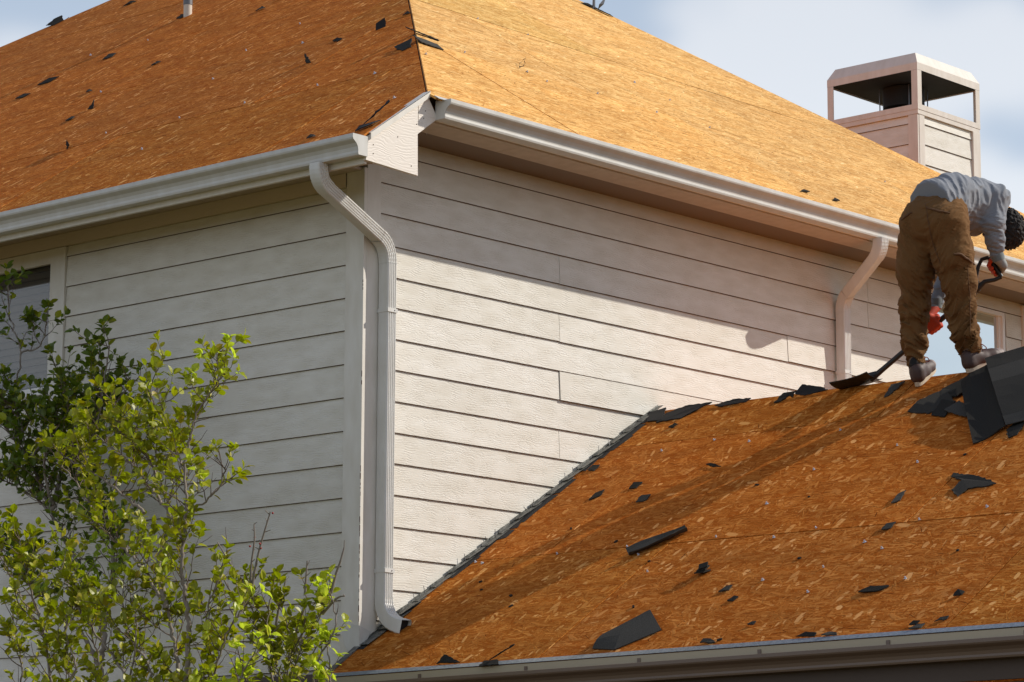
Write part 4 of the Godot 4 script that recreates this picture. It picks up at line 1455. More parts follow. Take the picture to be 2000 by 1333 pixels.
func grip(bones: Array, c: Vector3, a: Vector3, p: Vector3, wrist: Vector3, rb: float) -> void:
	# a gloved hand closed round a bar: c on the bar, a along it, p from the bar to the palm
	a = a.normalized()
	p = p.slide(a).normalized()
	var q := a.cross(p)
	if q.dot(c - wrist) < 0.0:
		q = -q
	var heel := c + p * (rb + 0.021) - q * 0.050
	bones.append([wrist, 0.033, heel, 0.026])
	var offs := [0.034, 0.0115, -0.0115, -0.033]
	var lens := [1.0, 1.06, 1.0, 0.86]
	for i in 4:
		var o: Vector3 = c + a * offs[i]
		var rf: float = [0.0112, 0.0112, 0.0106, 0.0096][i]
		var R := rb + rf + 0.001
		var pts := []
		for th in [18.0, 82.0 * lens[i], 150.0 * lens[i], 205.0 * lens[i]]:
			var t := deg_to_rad(th)
			pts.append(o + p * (cos(t) * R) + q * (sin(t) * R))
		pts[0] += p * 0.006 + q * 0.008
		bones.append([heel + a * offs[i] * 0.55, 0.019, pts[0], rf + 0.003])
		for s in 3:
			bones.append([pts[s], rf * (1.06 - 0.06 * s), pts[s + 1], rf * (1.0 - 0.06 * s)])
	var tb := heel + a * 0.022 + q * 0.010
	var t1 := c + a * 0.052 + p * (rb + 0.012) - q * 0.016
	var t2 := c + a * 0.052 - q * (rb + 0.013) - p * 0.004
	var t3 := c + a * 0.040 - q * (rb * 0.6 + 0.008) - p * (rb + 0.010)
	bones.append([tb, 0.018, t1, 0.0135])
	bones.append([t1, 0.0130, t2, 0.0118])
	bones.append([t2, 0.0118, t3, 0.0102])

func build_person() -> void:
	joints()
	var t := root_thing("person", "person in grey long-sleeved shirt and brown work trousers bending over on the lower ridge", "person", O)
	var fold := FastNoiseLite.new()
	fold.seed = 12
	fold.frequency = 1.0
	fold.fractal_octaves = 2
	# the body under the clothes, head included
	var f: Vector3 = (J.face - J.hd).normalized()
	var hu: Vector3 = (J.hd - J.nk).slide(f).normalized() * 1.0
	hu = -(J.nk - J.hd).slide(f).normalized()
	var hs := f.cross(hu).normalized()
	var crown := hu
	var body := [[J.la, 0.04, J.lk, 0.05], [J.lk, 0.055, J.lh, 0.08], [J.ra, 0.04, J.rk, 0.05], [J.rk, 0.055, J.rh, 0.08], [J.lh, 0.09, J.rh, 0.09], [J.pel.lerp(J.per, 0.5), 0.10, J.b1, 0.10], [J.b1, 0.10, J.b3, 0.11], [J.b3, 0.06, J.rs, 0.05], [J.b3, 0.06, J.ls, 0.05],
		[J.rs, 0.05, J.re, 0.040], [J.re, 0.040, J.rw, 0.028], [J.ls, 0.05, J.le, 0.040], [J.le, 0.040, J.lw, 0.028], [J.nk, 0.058, J.hd, 0.056],
		[J.hd + crown * 0.025, 0.082, J.hd + f * 0.015 + crown * 0.01, 0.080], [J.hd + f * 0.035 - crown * 0.055, 0.05, J.hd + f * 0.06 - crown * 0.075, 0.034],
		[J.hd + f * 0.088 + crown * 0.005, 0.010, J.hd + f * 0.108 - crown * 0.028, 0.014], [J.hd + f * 0.085 - crown * 0.058 + hs * 0.016, 0.009, J.hd + f * 0.085 - crown * 0.058 - hs * 0.016, 0.009],
		[J.hd + hs * 0.083 + crown * 0.012, 0.013, J.hd + hs * 0.086 - crown * 0.028, 0.010], [J.hd - hs * 0.083 + crown * 0.012, 0.013, J.hd - hs * 0.086 - crown * 0.028, 0.010],
		[J.hd + f * 0.072 + hs * 0.05 + crown * 0.022, 0.012, J.hd + f * 0.085 + hs * 0.015 + crown * 0.024, 0.010], [J.hd + f * 0.072 - hs * 0.05 + crown * 0.022, 0.012, J.hd + f * 0.085 - hs * 0.015 + crown * 0.024, 0.010]]
	put("body", blob(body, 0.009, 0.022), M.skin, t)
	for s in [-1.0, 1.0]:
		var st := begin()
		var c: Vector3 = J.hd + f * 0.080 + hs * 0.032 * s + crown * 0.002
		tube(st, [c, c + f * 0.008], [0.012, 0.005], 10)
		put("eye", st.commit(), M.vinyl, t)
	# hair, tight curls
	var curl := FastNoiseLite.new()
	curl.seed = 5
	curl.frequency = 48.0
	curl.fractal_octaves = 2
	var hair := blob([[J.hd + crown * 0.035 - f * 0.015, 0.098, J.hd - f * 0.03 + crown * 0.015, 0.098], [J.hd - f * 0.055 - crown * 0.035, 0.062, J.hd - f * 0.02 - crown * 0.02, 0.078]], 0.0055, 0.03, func(p: Vector3) -> float: return 0.013 * curl.get_noise_3d(p.x, p.y, p.z) + 0.007 * curl.get_noise_3d(p.x * 2.2, p.y * 2.2, p.z * 2.2), [[J.hd + f * 0.052, f]])
	put("hair", hair, M.hair, t)
	# trousers: baggy, bunched at the knees and above the cuffs
	var legs := [[J.pel, 0.128, J.per, 0.128], [J.wst + Vector3(-0.05, -0.03, -0.02), 0.112, J.wst + Vector3(0.06, -0.035, -0.03), 0.118],
		[J.lh, 0.118, J.lt, 0.104], [J.lt, 0.102, J.lk, 0.078], [J.lk, 0.078, J.lc, 0.062], [J.lc, 0.062, J.lcf, 0.044],
		[J.rh, 0.128, J.rt, 0.118], [J.rt, 0.114, J.rt2, 0.093], [J.rt2, 0.093, J.rk, 0.080], [J.rk, 0.080, J.rc, 0.070], [J.rc, 0.070, J.rc2, 0.056], [J.rc2, 0.056, J.rcf, 0.043],
		[J.pel.lerp(J.per, 0.15) + Vector3(0.03, -0.02, 0.05), 0.085, J.pel.lerp(J.per, 0.1) + Vector3(0.02, -0.06, 0.04), 0.08], [J.per + Vector3(0.01, -0.01, 0.055), 0.085, J.per + Vector3(0.01, -0.06, 0.04), 0.08]]
	var creases := func(p: Vector3) -> float:
		var n := fold.get_noise_3d(p.x * 6.5, p.y * 15.0 + 2.0 * sin(p.x * 12.0), p.z * 6.5)
		var low := 0.35 + 0.9 * smoothstep(0.75, 0.1, p.y)
		var big := fold.get_noise_3d(p.x * 6.0 + 9.0, p.y * 5.0, p.z * 6.0)
		return 0.026 * low * (clampf(2.3 * absf(n), 0.0, 1.0) - 0.62) + 0.012 * big
	var cut_l: Vector3 = (J.lcf - J.lc).normalized()
	var tr := put("trousers", blob(legs, 0.0085, 0.035, creases, []), M.trousers, t)
	# pockets, seam and turned cuffs
	for q in [["pocket_edge", [Vector3(2.368, 5.329, -2.105), Vector3(2.420, 5.317, -2.151), Vector3(2.484, 5.303, -2.209)], 0.007], ["pocket_edge", [Vector3(2.262, 5.260, -2.009), Vector3(2.286, 5.287, -2.031), Vector3(2.310, 5.308, -2.052)], 0.007],
		["pocket_edge", [Vector3(2.480, 5.067, -2.205), Vector3(2.533, 5.046, -2.253), Vector3(2.582, 5.002, -2.297)], 0.009],
		["centre_seam", [Vector3(2.371, 5.362, -2.107), Vector3(2.376, 5.255, -2.111), Vector3(2.395, 5.107, -2.129), Vector3(2.423, 5.004, -2.154)], 0.0035], ["outer_seam", [Vector3(2.550, 4.991, -2.267), Vector3(2.556, 4.873, -2.273), Vector3(2.553, 4.697, -2.270), Vector3(2.558, 4.60, -2.274)], 0.003]]:
		lay_on(tr, q[0], q[1], q[2])
	for s in [[J.lc, J.lcf, 0.043], [J.rc2, J.rcf, 0.042]]:
		var st := begin()
		var d: Vector3 = (s[1] - s[0]).normalized()
		var pts := []
		var rr := []
		var e1 := d.cross(Vector3(0.2, 0.1, 1)).normalized()
		var e2 := d.cross(e1)
		for k in 17:
			var a := TAU * k / 16
			pts.append(s[1] + d * (0.018 + 0.006 * sin(a * 3.0)) + (e1 * cos(a) + e2 * sin(a)) * s[2])
			rr.append(0.010 + 0.002 * sin(a * 5.0))
		tube(st, pts, rr, 7, false)
		put("cuff", st.commit(), M.trousers, tr)
	# shirt
	var ax: Vector3 = (J.b2 - J.b0).normalized()
	var shirt := [[J.b0, 0.150, J.b1, 0.138], [J.pel.lerp(J.per, 0.5) + Vector3(0, 0.035, 0.0), 0.150, J.b1, 0.135], [J.b1, 0.138, J.b2, 0.152], [J.b2, 0.150, J.b3, 0.118], [J.b2 + Vector3(-0.02, -0.06, 0.0), 0.12, J.b1 + Vector3(0.0, -0.05, -0.03), 0.11], [J.b3, 0.11, J.rs, 0.070], [J.b3, 0.105, J.ls, 0.070],
		[J.rs, 0.073, J.re, 0.062], [J.re, 0.060, J.re.lerp(J.rcu, 0.55), 0.050], [J.re.lerp(J.rcu, 0.55), 0.050, J.rcu, 0.039], [J.ls, 0.072, J.le, 0.057], [J.le, 0.056, J.lcu, 0.040], [J.b3, 0.09, J.nk, 0.066]]
	var drape := func(p: Vector3) -> float:
		var s: float = (p - J.b0).dot(ax)
		var n := fold.get_noise_3d(p.x * 4.0 + s * 9.0, p.y * 7.0 - s * 6.0, p.z * 4.0)
		var arm := smoothstep(0.20, 0.26, p.x) * smoothstep(1.02, 0.88, p.y)
		var ring := fold.get_noise_3d(p.x * 5.0, p.y * 24.0 + p.x * 8.0, p.z * 5.0)
		return (1.0 - arm) * 0.012 * (clampf(2.3 * absf(n), 0.0, 1.0) - 0.62) + 0.010 * arm * (clampf(2.3 * absf(ring), 0.0, 1.0) - 0.65)
	put("shirt", blob(shirt, 0.0085, 0.035, drape, [[J.b0 - ax * 0.055 + Vector3(0, -0.02, 0), (-ax + Vector3(0, -0.18, 0.1)).normalized()]]), M.shirt, t)
	# knitted cuffs and gloves
	var gr := Color(0.26, 0.27, 0.26)
	var orange := Color(0.50, 0.05, 0.012)
	var rc: Vector3 = J.g2.lerp(J.g3, 0.55)
	var ra_: Vector3 = (J.g2 - J.g3).normalized()
	var rp := Vector3(0.744 * 0.83, 0.55, -0.668 * 0.83).slide(ra_).normalized()
	var right := []
	grip(right, rc, ra_, rp, J.rw + Vector3(0.004, -0.012, -0.002), 0.014)
	put("glove", blob(right, 0.0034, 0.010, null, [], func(p: Vector3) -> Color: return gr if (p - rc).dot(rp) > -0.004 and (p - rc).y > -0.03 else orange), M.glove, t)
	var la_: Vector3 = (J.sh1 - J.sh0).normalized()
	var lcn: Vector3 = J.sh0.lerp(J.sh1, 0.615)
	var lp := Vector3(0.668, 0.1, 0.744).slide(la_).normalized()
	var left := []
	grip(left, lcn, la_, lp, J.lw + Vector3(0, -0.01, 0), 0.016)
	put("glove", blob(left, 0.0034, 0.010, null, [], func(p: Vector3) -> Color: return gr if p.y > J.lw.y - 0.022 else orange), M.glove, t)
	for s in [[J.rcu, J.rw, 0.037], [J.lcu, J.lw, 0.038]]:
		var st := begin()
		var d: Vector3 = (s[1] - s[0]).normalized()
		tube(st, [s[0] - d * 0.01, s[0] + d * 0.012, s[1] + d * 0.014, s[1] + d * 0.026], [s[2], s[2] + 0.003, s[2] - 0.001, s[2] - 0.004], 14)
		put("wristband", st.commit(), M.cuff, t)
	shoe(t, J.heelL, J.toeL, J.la, 0.02)
	shoe(t, J.heelR, J.toeR, J.ra, -0.03)

func lay_on(cloth_: MeshInstance3D, called: String, line: Array, th: float) -> void:
	# a stitched edge or seam laid on the cloth: each point is carried inward, away from the seat, until it meets the surface
	var verts: PackedVector3Array = cloth_.mesh.surface_get_arrays(0)[Mesh.ARRAY_VERTEX]
	var d := Vector3(0.533, -0.197, 0.823).normalized()
	var pts := []
	var rr := []
	var total := (line.size() - 1) * 5
	for k in total + 1:
		var i := mini(k / 5, line.size() - 2)
		var p: Vector3 = line[i].lerp(line[i + 1], (k - i * 5) / 5.0) - O
		var best := -1e9
		var hit := p
		for v in verts:
			var w := v - p
			var t := w.dot(d)
			if (w - d * t).length_squared() < 0.00016 and t > best:
				best = t
				hit = v
		pts.append(hit + d * th * 0.35)
		rr.append(th * (0.6 + 0.4 * sin(PI * k / total)))
	for k in range(1, pts.size() - 1):
		pts[k] = (pts[k - 1] + pts[k] * 2.0 + pts[k + 1]) * 0.25
	var st := begin()
	tube(st, pts, rr, 7)
	put(called, st.commit(), M.seam, cloth_)

func shoe(t: Node, heel: Vector3, toe: Vector3, ankle: Vector3, splay: float) -> void:
	var f := (toe - heel).normalized()
	var u := (Vector3.UP - f * f.y).normalized()
	var s := f.cross(u)
	var L := 0.275
	var P := func(a: float, b: float, h: float) -> Vector3: return heel + f * (a * L) + s * b + u * h
	var upper := [[P.call(0.10, 0.0, 0.055), 0.036, P.call(0.13, 0.0, 0.085), 0.036], [P.call(0.10, 0, 0.05), 0.037, P.call(0.45, 0.004, 0.046), 0.036], [P.call(0.45, 0.004, 0.046), 0.036, P.call(0.72, 0.008, 0.042), 0.038], [P.call(0.72, 0.008, 0.042), 0.040, P.call(0.88, 0.006, 0.036), 0.033], [P.call(0.30, 0, 0.075), 0.034, P.call(0.60, 0.004, 0.058), 0.030], [P.call(0.14, 0, 0.085), 0.038, P.call(0.30, 0, 0.088), 0.036]]
	var toe_at: Vector3 = P.call(0.70, 0, 0)
	var m := put("shoe", blob(upper, 0.006, 0.025, null, [[P.call(0, 0, 0.022), -u]]), M.shoe, t)
	var outline := []
	for k in 28:
		var a := TAU * k / 28
		var x := 0.5 + 0.53 * cos(a)
		var w := 0.040 * (0.80 + 0.22 * smoothstep(0.3, 0.8, x)) * signf(sin(a)) * pow(absf(sin(a)), 0.6)
		outline.append(P.call(x, w + 0.005 * x, 0.032))
	var st := begin()
	prism(st, outline, -u * 0.030, f, s)
	put("sole", st.commit(), M.sole, m)
	put("toe_cap", blob([[P.call(0.70, 0.008, 0.045), 0.040, P.call(0.90, 0.006, 0.038), 0.0345]], 0.005, 0.01, null, [[P.call(0, 0, 0.031), -u], [P.call(0.68, 0, 0), -f]]), M.toecap, m)
	for k in 4:
		st = begin()
		var a := 0.36 + 0.085 * k
		var h := 0.110 - 0.0085 * k
		tube(st, [P.call(a, -0.034, h - 0.022), P.call(a + 0.01, -0.014, h - 0.001), P.call(a + 0.02, 0.016, h - 0.002), P.call(a + 0.03, 0.036, h - 0.024)], [0.0032, 0.0034, 0.0034, 0.003], 6)
		put("lace", st.commit(), M.lace, m)
	for q in [-1.0, 1.0]:
		st = begin()
		var loop := Curve3D.new()
		loop.bake_interval = 0.008
		for w in [[P.call(0.36, 0, 0.108), P.call(0.0, 0.01 * q, 0.02) - heel], [P.call(0.33 + 0.06 * q, 0.035 * q, 0.132), f * 0.02 + u * 0.004], [P.call(0.46 + 0.06 * q, 0.045 * q, 0.105), f * 0.012 - u * 0.02], [P.call(0.40, 0.012 * q, 0.104), -f * 0.02]]:
			loop.add_point(w[0], -w[1], w[1])
		var bow := Array(loop.get_baked_points())
		var bow_r := []
		for w in bow.size():
			bow_r.append(0.0028)
		tube(st, bow, bow_r, 6)
		put("lace", st.commit(), M.lace, m)
	st = begin()
	tube(st, [P.call(0.17, 0, 0.09), P.call(0.18, 0, 0.125), ankle + Vector3(0, 0.03, 0)], [0.041, 0.042, 0.043], 14)
	put("sock", st.commit(), M.sock, t)

func build_shovel() -> void:
	var t := root_thing("shovel", "black flat-bladed shovel with D-shaped grip held by the bent person", "shovel", O)
	var st := begin()
	var d: Vector3 = (J.sh1 - J.sh0).normalized()
	tube(st, [J.sh0 - d * 0.0, J.sh0 + d * 0.10, J.sh1], [0.019, 0.0155, 0.0155], 12)
	put("shaft", st.commit(), M.shaft, t)
	st = begin()
	tube(st, [J.sh1 - d * 0.07, J.sh1 - d * 0.005, J.sh1 + d * 0.035], [0.019, 0.022, 0.020], 12)
	var a: Vector3 = J.sh1 + d * 0.03
	tube(st, [a, a.lerp(J.g1, 0.5) + Vector3(-0.012, 0.0, 0.01), J.g1 + Vector3(-0.004, 0.012, 0), J.g1.lerp(J.g2, 0.55) + Vector3(-0.012, 0.018, 0.006), J.g2], [0.018, 0.013, 0.011, 0.011, 0.012], 10)
	tube(st, [a, J.g4, J.g4.lerp(J.g3, 0.6) + Vector3(0, -0.006, 0), J.g3], [0.018, 0.014, 0.012, 0.012], 10)
	tube(st, [J.g2, J.g2.lerp(J.g3, 0.5), J.g3], [0.013, 0.014, 0.013], 10)
	put("grip", st.commit(), M.rubber, t)
	# blade: a dished plate lying over the ridge, its socket folded up round the shaft
	var x := Vector3(-0.985, -0.02, 0.17).normalized()
	var y := Vector3(0.17, 0.05, 0.985).slide(x).normalized()
	var up := y.cross(x)
	if up.y < 0:
		up = -up
	st = begin()
	var rows := []
	for i in 7:
		var s := float(i) / 6
		var row := []
		for j in 7:
			var q := float(j) / 6 - 0.5
			var hw := 0.215 * (1.0 - 0.12 * s)
			var h := 0.014 * pow(absf(q) * 2.0, 3.0) + 0.024 * pow(1.0 - s, 3.0) - 0.012 * s
			row.append(J.sh0 + Vector3(0.03, -0.012, 0) + x * 0.25 * s + y * hw * q + up * h)
		rows.append(row)
	for i in 6:
		for j in 6:
			faceq(st, rows[i][j], rows[i][j + 1], rows[i + 1][j + 1], rows[i + 1][j], up)
			var dn := -up * 0.003
			faceq(st, rows[i][j] + dn, rows[i][j + 1] + dn, rows[i + 1][j + 1] + dn, rows[i + 1][j] + dn, -up)
	for i in 6:
		for e in [0, 6]:
			faceq(st, rows[i][e], rows[i + 1][e], rows[i + 1][e] - up * 0.003, rows[i][e] - up * 0.003, y * (1 if e else -1))
			faceq(st, rows[e][i], rows[e][i + 1], rows[e][i + 1] - up * 0.003, rows[e][i] - up * 0.003, x * (1 if e else -1))
	put("blade", st.commit(), M.rubber, t)
	st = begin()
	tube(st, [J.sh0 + x * 0.09 + up * 0.004, J.sh0 + x * 0.03 + up * 0.02, J.sh0 + d * 0.05], [0.010, 0.021, 0.0205], 12)
	put("socket", st.commit(), M.rubber, t)

# ------------------------------------------------------------------ torn shingles and scraps
func on_roof(which: String, x: float, z: float, lift: float) -> Vector3:
	if which == "low":
		return Vector3(x, y_low(z), z) + Vector3(0, 1, 0.6314).normalized() * lift
	if which == "front":
		return Vector3(x, y_front(z), z) + Vector3(0, 1, 0.667).normalized() * lift
	return Vector3(x, y_side(x), z) + Vector3(0.6466, 1, 0).normalized() * lift

func scrap(called: String, label: String, cat: String, which: String, flat: Array, lifts: Array, mat: Material, group := "", thick := 0.005) -> Node3D:
	# a ragged flat piece: flat holds x, z of its outline on the roof; lifts, its height over the boards
	var n := (on_roof(which, 0, 0, 1) - on_roof(which, 0, 0, 0)).normalized()
	var u := Vector3.RIGHT.slide(n).normalized()
	var v := n.cross(u)
	var c := Vector3.ZERO
	var pts := []
	var count := flat.size() / 2
	for k in count:
		var l: float = lifts[k % lifts.size()]
		var p := on_roof(which, flat[2 * k], flat[2 * k + 1], thick + 0.003 + l)
		pts.append(p)
		c += p / count
	var rough := []
	for k in count:
		var a: Vector3 = pts[k] - c
		var b: Vector3 = pts[(k + 1) % count] - c
		var m := clampi(int((b - a).length() / 0.018), 1, 12)
		for s in m:
			var q := a.lerp(b, float(s) / m)
			if s > 0:
				q += (u * rng.randfn() + v * rng.randfn()) * 0.0032 + n * rng.randfn() * 0.001
			rough.append(q)
	var st := begin()
	prism(st, rough, -n * thick, u, v)
	var o := put(called, st.commit(), mat, self)
	o.position = c
	tag(o, label, cat, group)
	return o

func build_debris() -> void:
	var sh0: Material = M.shingle0
	var sh1: Material = M.shingle1
	var sh2: Material = M.shingle2
	# the pile hung over the ridge beside the right shoe
	scrap("shingle_strip", "dark torn shingle strip reaching furthest left from the pile by the shoe", "shingle", "low", [2.24, -2.09, 2.27, -2.16, 2.35, -2.30, 2.45, -2.26, 2.49, -2.15, 2.42, -2.03, 2.28, -2.07], [0.0, 0.022, 0.012, 0.01, 0.0, 0.0, 0.0], sh0)
	scrap("shingle_strip", "small black shingle piece with a darker square, under the pile's left strip", "shingle", "low", [2.46, -2.00, 2.42, -2.17, 2.54, -2.13, 2.57, -1.96], [0.004, 0.01, 0.008, 0.004], sh2)
	scrap("shingle_strip", "pointed grey shingle piece between the left strip and the large hanging sheet", "shingle", "low", [2.53, -2.03, 2.57, -2.12, 2.75, -2.0, 2.74, -1.92, 2.63, -1.97], [0.013, 0.012, 0.01, 0.01, 0.012], sh1)
	scrap("shingle_strip", "black strip right under the sole of the right shoe", "shingle", "low", [2.33, -2.31, 2.42, -2.45, 2.60, -2.50, 2.57, -2.26, 2.50, -2.18], [0.008, 0.003, 0.006, 0.015, 0.012], sh2)
	hanging_sheet()
	scrap("shingle_strip", "small dark shingle end poking out below the large hanging sheet", "shingle", "low", [3.12, -1.72, 3.19, -1.63, 3.23, -1.65, 3.20, -1.78, 3.13, -1.82], [0.0, 0.0, 0.003, 0.006, 0.004], sh2)
	# big loose pieces on the lower roof
	curled("curled_shingle", "long narrow curled shingle strip with a pale lower edge, mid lower roof", [1.33, -0.735], [1.57, -0.945], 0.115, 0.030, sh1)
	scrap("torn_shingle", "boomerang-shaped black torn shingle alone on the right of the lower roof", "shingle", "low", [3.06, -1.30, 3.17, -1.26, 3.19, -1.25, 3.27, -1.22, 3.42, -1.14, 3.37, -1.12, 3.27, -1.11, 3.25, -1.04, 3.17, -1.11, 3.18, -1.20, 3.07, -1.26], [0.0, 0.004, 0.008, 0.008, 0.0, 0.0, 0.003, 0.0, 0.002, 0.006, 0.0], sh0)
	bent_shingle()
	var chunk := begin()
	var cp := on_roof("low", 2.05, -0.48, 0.02)
	for k in 3:
		oriented_box(chunk, Transform3D(Basis(Vector3(1, 0.3 * k, 0.2).normalized(), 0.25 + 0.3 * k), Vector3(0.006 * k - 0.006, 0.014 * k - 0.008, 0.004 * k)), Vector3(0.062 - 0.006 * k, 0.008, 0.066 - 0.01 * k))
	var co := put("shingle_chunk", chunk.commit(), sh2, self)
	co.position = cp
	tag(co, "crumpled black shingle chunk standing up right of the curled strip", "shingle")
	scrap("shingle_sliver", "long flat black sliver near the eave, right of the bent shingle", "shingle scrap", "low", [3.24, -0.17, 3.29, -0.21, 3.40, -0.205, 3.36, -0.17, 3.28, -0.16], [0.0, 0.005, 0.002], sh2)
	# the smaller scraps, each with its own place
	var sm := [
		["leaf-shaped black scrap on the lower roof left of the boomerang-shaped piece", [2.85, -1.03, 2.835, -1.12, 2.865, -1.15, 2.885, -1.06]],
		["longest of the slivers close to the flashing, halfway down the lower roof", [0.46, -1.42, 0.455, -1.49, 0.49, -1.53, 0.51, -1.46]],
		["dark scrap just right of the flashing slivers, level with the wall joint", [0.69, -1.51, 0.69, -1.56, 0.745, -1.57, 0.745, -1.51]],
		["grey-edged sliver below two others near the flashing", [0.89, -1.33, 0.895, -1.385, 0.935, -1.41, 0.945, -1.345]],
		["dark oval scrap nearest the flashing, two thirds up the lower roof", [0.125, -1.805, 0.135, -1.85, 0.185, -1.85, 0.185, -1.79]],
		["small dark sliver just under the right-hand board seam", [2.975, -0.76, 2.97, -0.815, 3.015, -0.83, 3.02, -0.775]],
		["upturned grey scrap casting a shadow, upper middle of the lower roof", [1.10, -1.71, 1.14, -1.71, 1.25, -1.66, 1.18, -1.67]],
		["little dark scrap below the ridge felt at the wall end", [0.385, -2.255, 0.40, -2.30, 0.435, -2.285, 0.425, -2.25]],
		["dark scrap below and right of the crumpled chunk", [2.305, -0.27, 2.325, -0.315, 2.355, -0.325, 2.365, -0.28]],
		["flat dark sliver directly under the scrap below the chunk", [2.43, -0.18, 2.45, -0.215, 2.485, -0.205, 2.475, -0.17]],
		["dark sliver with a shiny edge near the right frame edge above the eave", [3.855, -0.07, 3.865, -0.105, 3.895, -0.105, 3.895, -0.08]],
		["dark scrap on the boards just above the drip edge, far right", [3.89, 0.145, 3.905, 0.115, 3.945, 0.105, 3.935, 0.135]],
		["upper of two slivers touching near the right drip edge", [3.755, 0.155, 3.77, 0.135, 3.805, 0.135, 3.795, 0.155]],
		["lower of two slivers touching the right drip edge", [3.78, 0.195, 3.81, 0.165, 3.845, 0.155, 3.845, 0.19]],
		["tiny dark sliver alone right of the bent shingle's point", [2.745, 0.065, 2.76, 0.045, 2.785, 0.045, 2.78, 0.065]],
		["dark scrap on the drip edge right of the bent shingle", [2.56, 0.205, 2.56, 0.175, 2.605, 0.175, 2.65, 0.205]],
		["left of two flat dark crumbs lying along the drip edge", [3.14, 0.20, 3.18, 0.175, 3.25, 0.185, 3.25, 0.205]],
		["right of two flat dark crumbs lying along the drip edge", [3.29, 0.205, 3.32, 0.18, 3.37, 0.19, 3.38, 0.205]],
		["blue-black scrap just left of the left shoe below the ridge", [1.93, -2.31, 1.895, -2.44, 1.965, -2.48, 1.955, -2.36]],
	]
	for q in sm:
		scrap("shingle_scrap", q[0], "shingle scrap", "low", q[1], [rng.randf() * 0.004, 0.003 + rng.randf() * 0.012, rng.randf() * 0.006, 0.0], [sh0, sh2, sh1][rng.randi() % 3])
	scrap("ridge_felt", "black felt flap at the top of the flashing where ridge meets wall", "roofing felt", "low", [0.02, -2.50, 0.16, -2.52, 0.24, -2.37, 0.12, -2.38], [0.0, 0.012, 0.004, 0.0], M.felt)
	scrap("ridge_felt", "torn black felt strip along the ridge next to the wall-end flap", "roofing felt", "low", [0.21, -2.35, 0.22, -2.45, 0.33, -2.50, 0.52, -2.52, 0.46, -2.47, 0.39, -2.37], [0.0, 0.008, 0.016, 0.01, 0.004, 0.0], M.felt)
	scrap("ridge_felt", "narrow black felt sliver lying along the ridge left of the shovel", "roofing felt", "low", [0.56, -2.485, 0.68, -2.52, 0.82, -2.515, 0.80, -2.485, 0.62, -2.46], [0.002, 0.01, 0.006, 0.0], M.felt)
	scrap("ridge_felt", "pointed black scrap hanging from the ridge left of the shovel blade", "roofing felt", "low", [1.06, -2.42, 1.06, -2.515, 1.16, -2.52, 1.17, -2.46, 1.12, -2.49, 1.10, -2.43], [0.0, 0.01, 0.012, 0.004, 0.002, 0.0], sh2)
	scrap("ridge_felt", "black felt flap standing up under the tip of the shovel blade", "roofing felt", "low", [1.16, -2.50, 1.18, -2.56, 1.33, -2.53, 1.40, -2.50, 1.25, -2.47], [0.006, 0.03, 0.014, 0.004, 0.0], M.felt)
	# scraps by the lower eave
	scrap("shingle_scrap", "black scrap hanging over the drip edge at the left of the lower gutter", "shingle scrap", "low", [1.19, 0.31, 1.17, 0.25, 1.27, 0.25, 1.32, 0.30], [0.006, 0.0, 0.0, 0.004], sh2)
	scrap("shingle_scrap", "brown-black twig-like sliver sticking up beside the scrap over the drip edge", "shingle scrap", "low", [1.22, 0.26, 1.24, 0.235, 1.34, 0.18, 1.345, 0.19], [0.01, 0.012, 0.045, 0.045], sh2)
	scrap("shingle_scrap", "dark pointed scrap at the left end of the lower drip edge", "shingle scrap", "low", [0.83, 0.25, 0.85, 0.20, 0.89, 0.21, 1.0, 0.25], [0.0, 0.02, 0.012, 0.0], sh2)
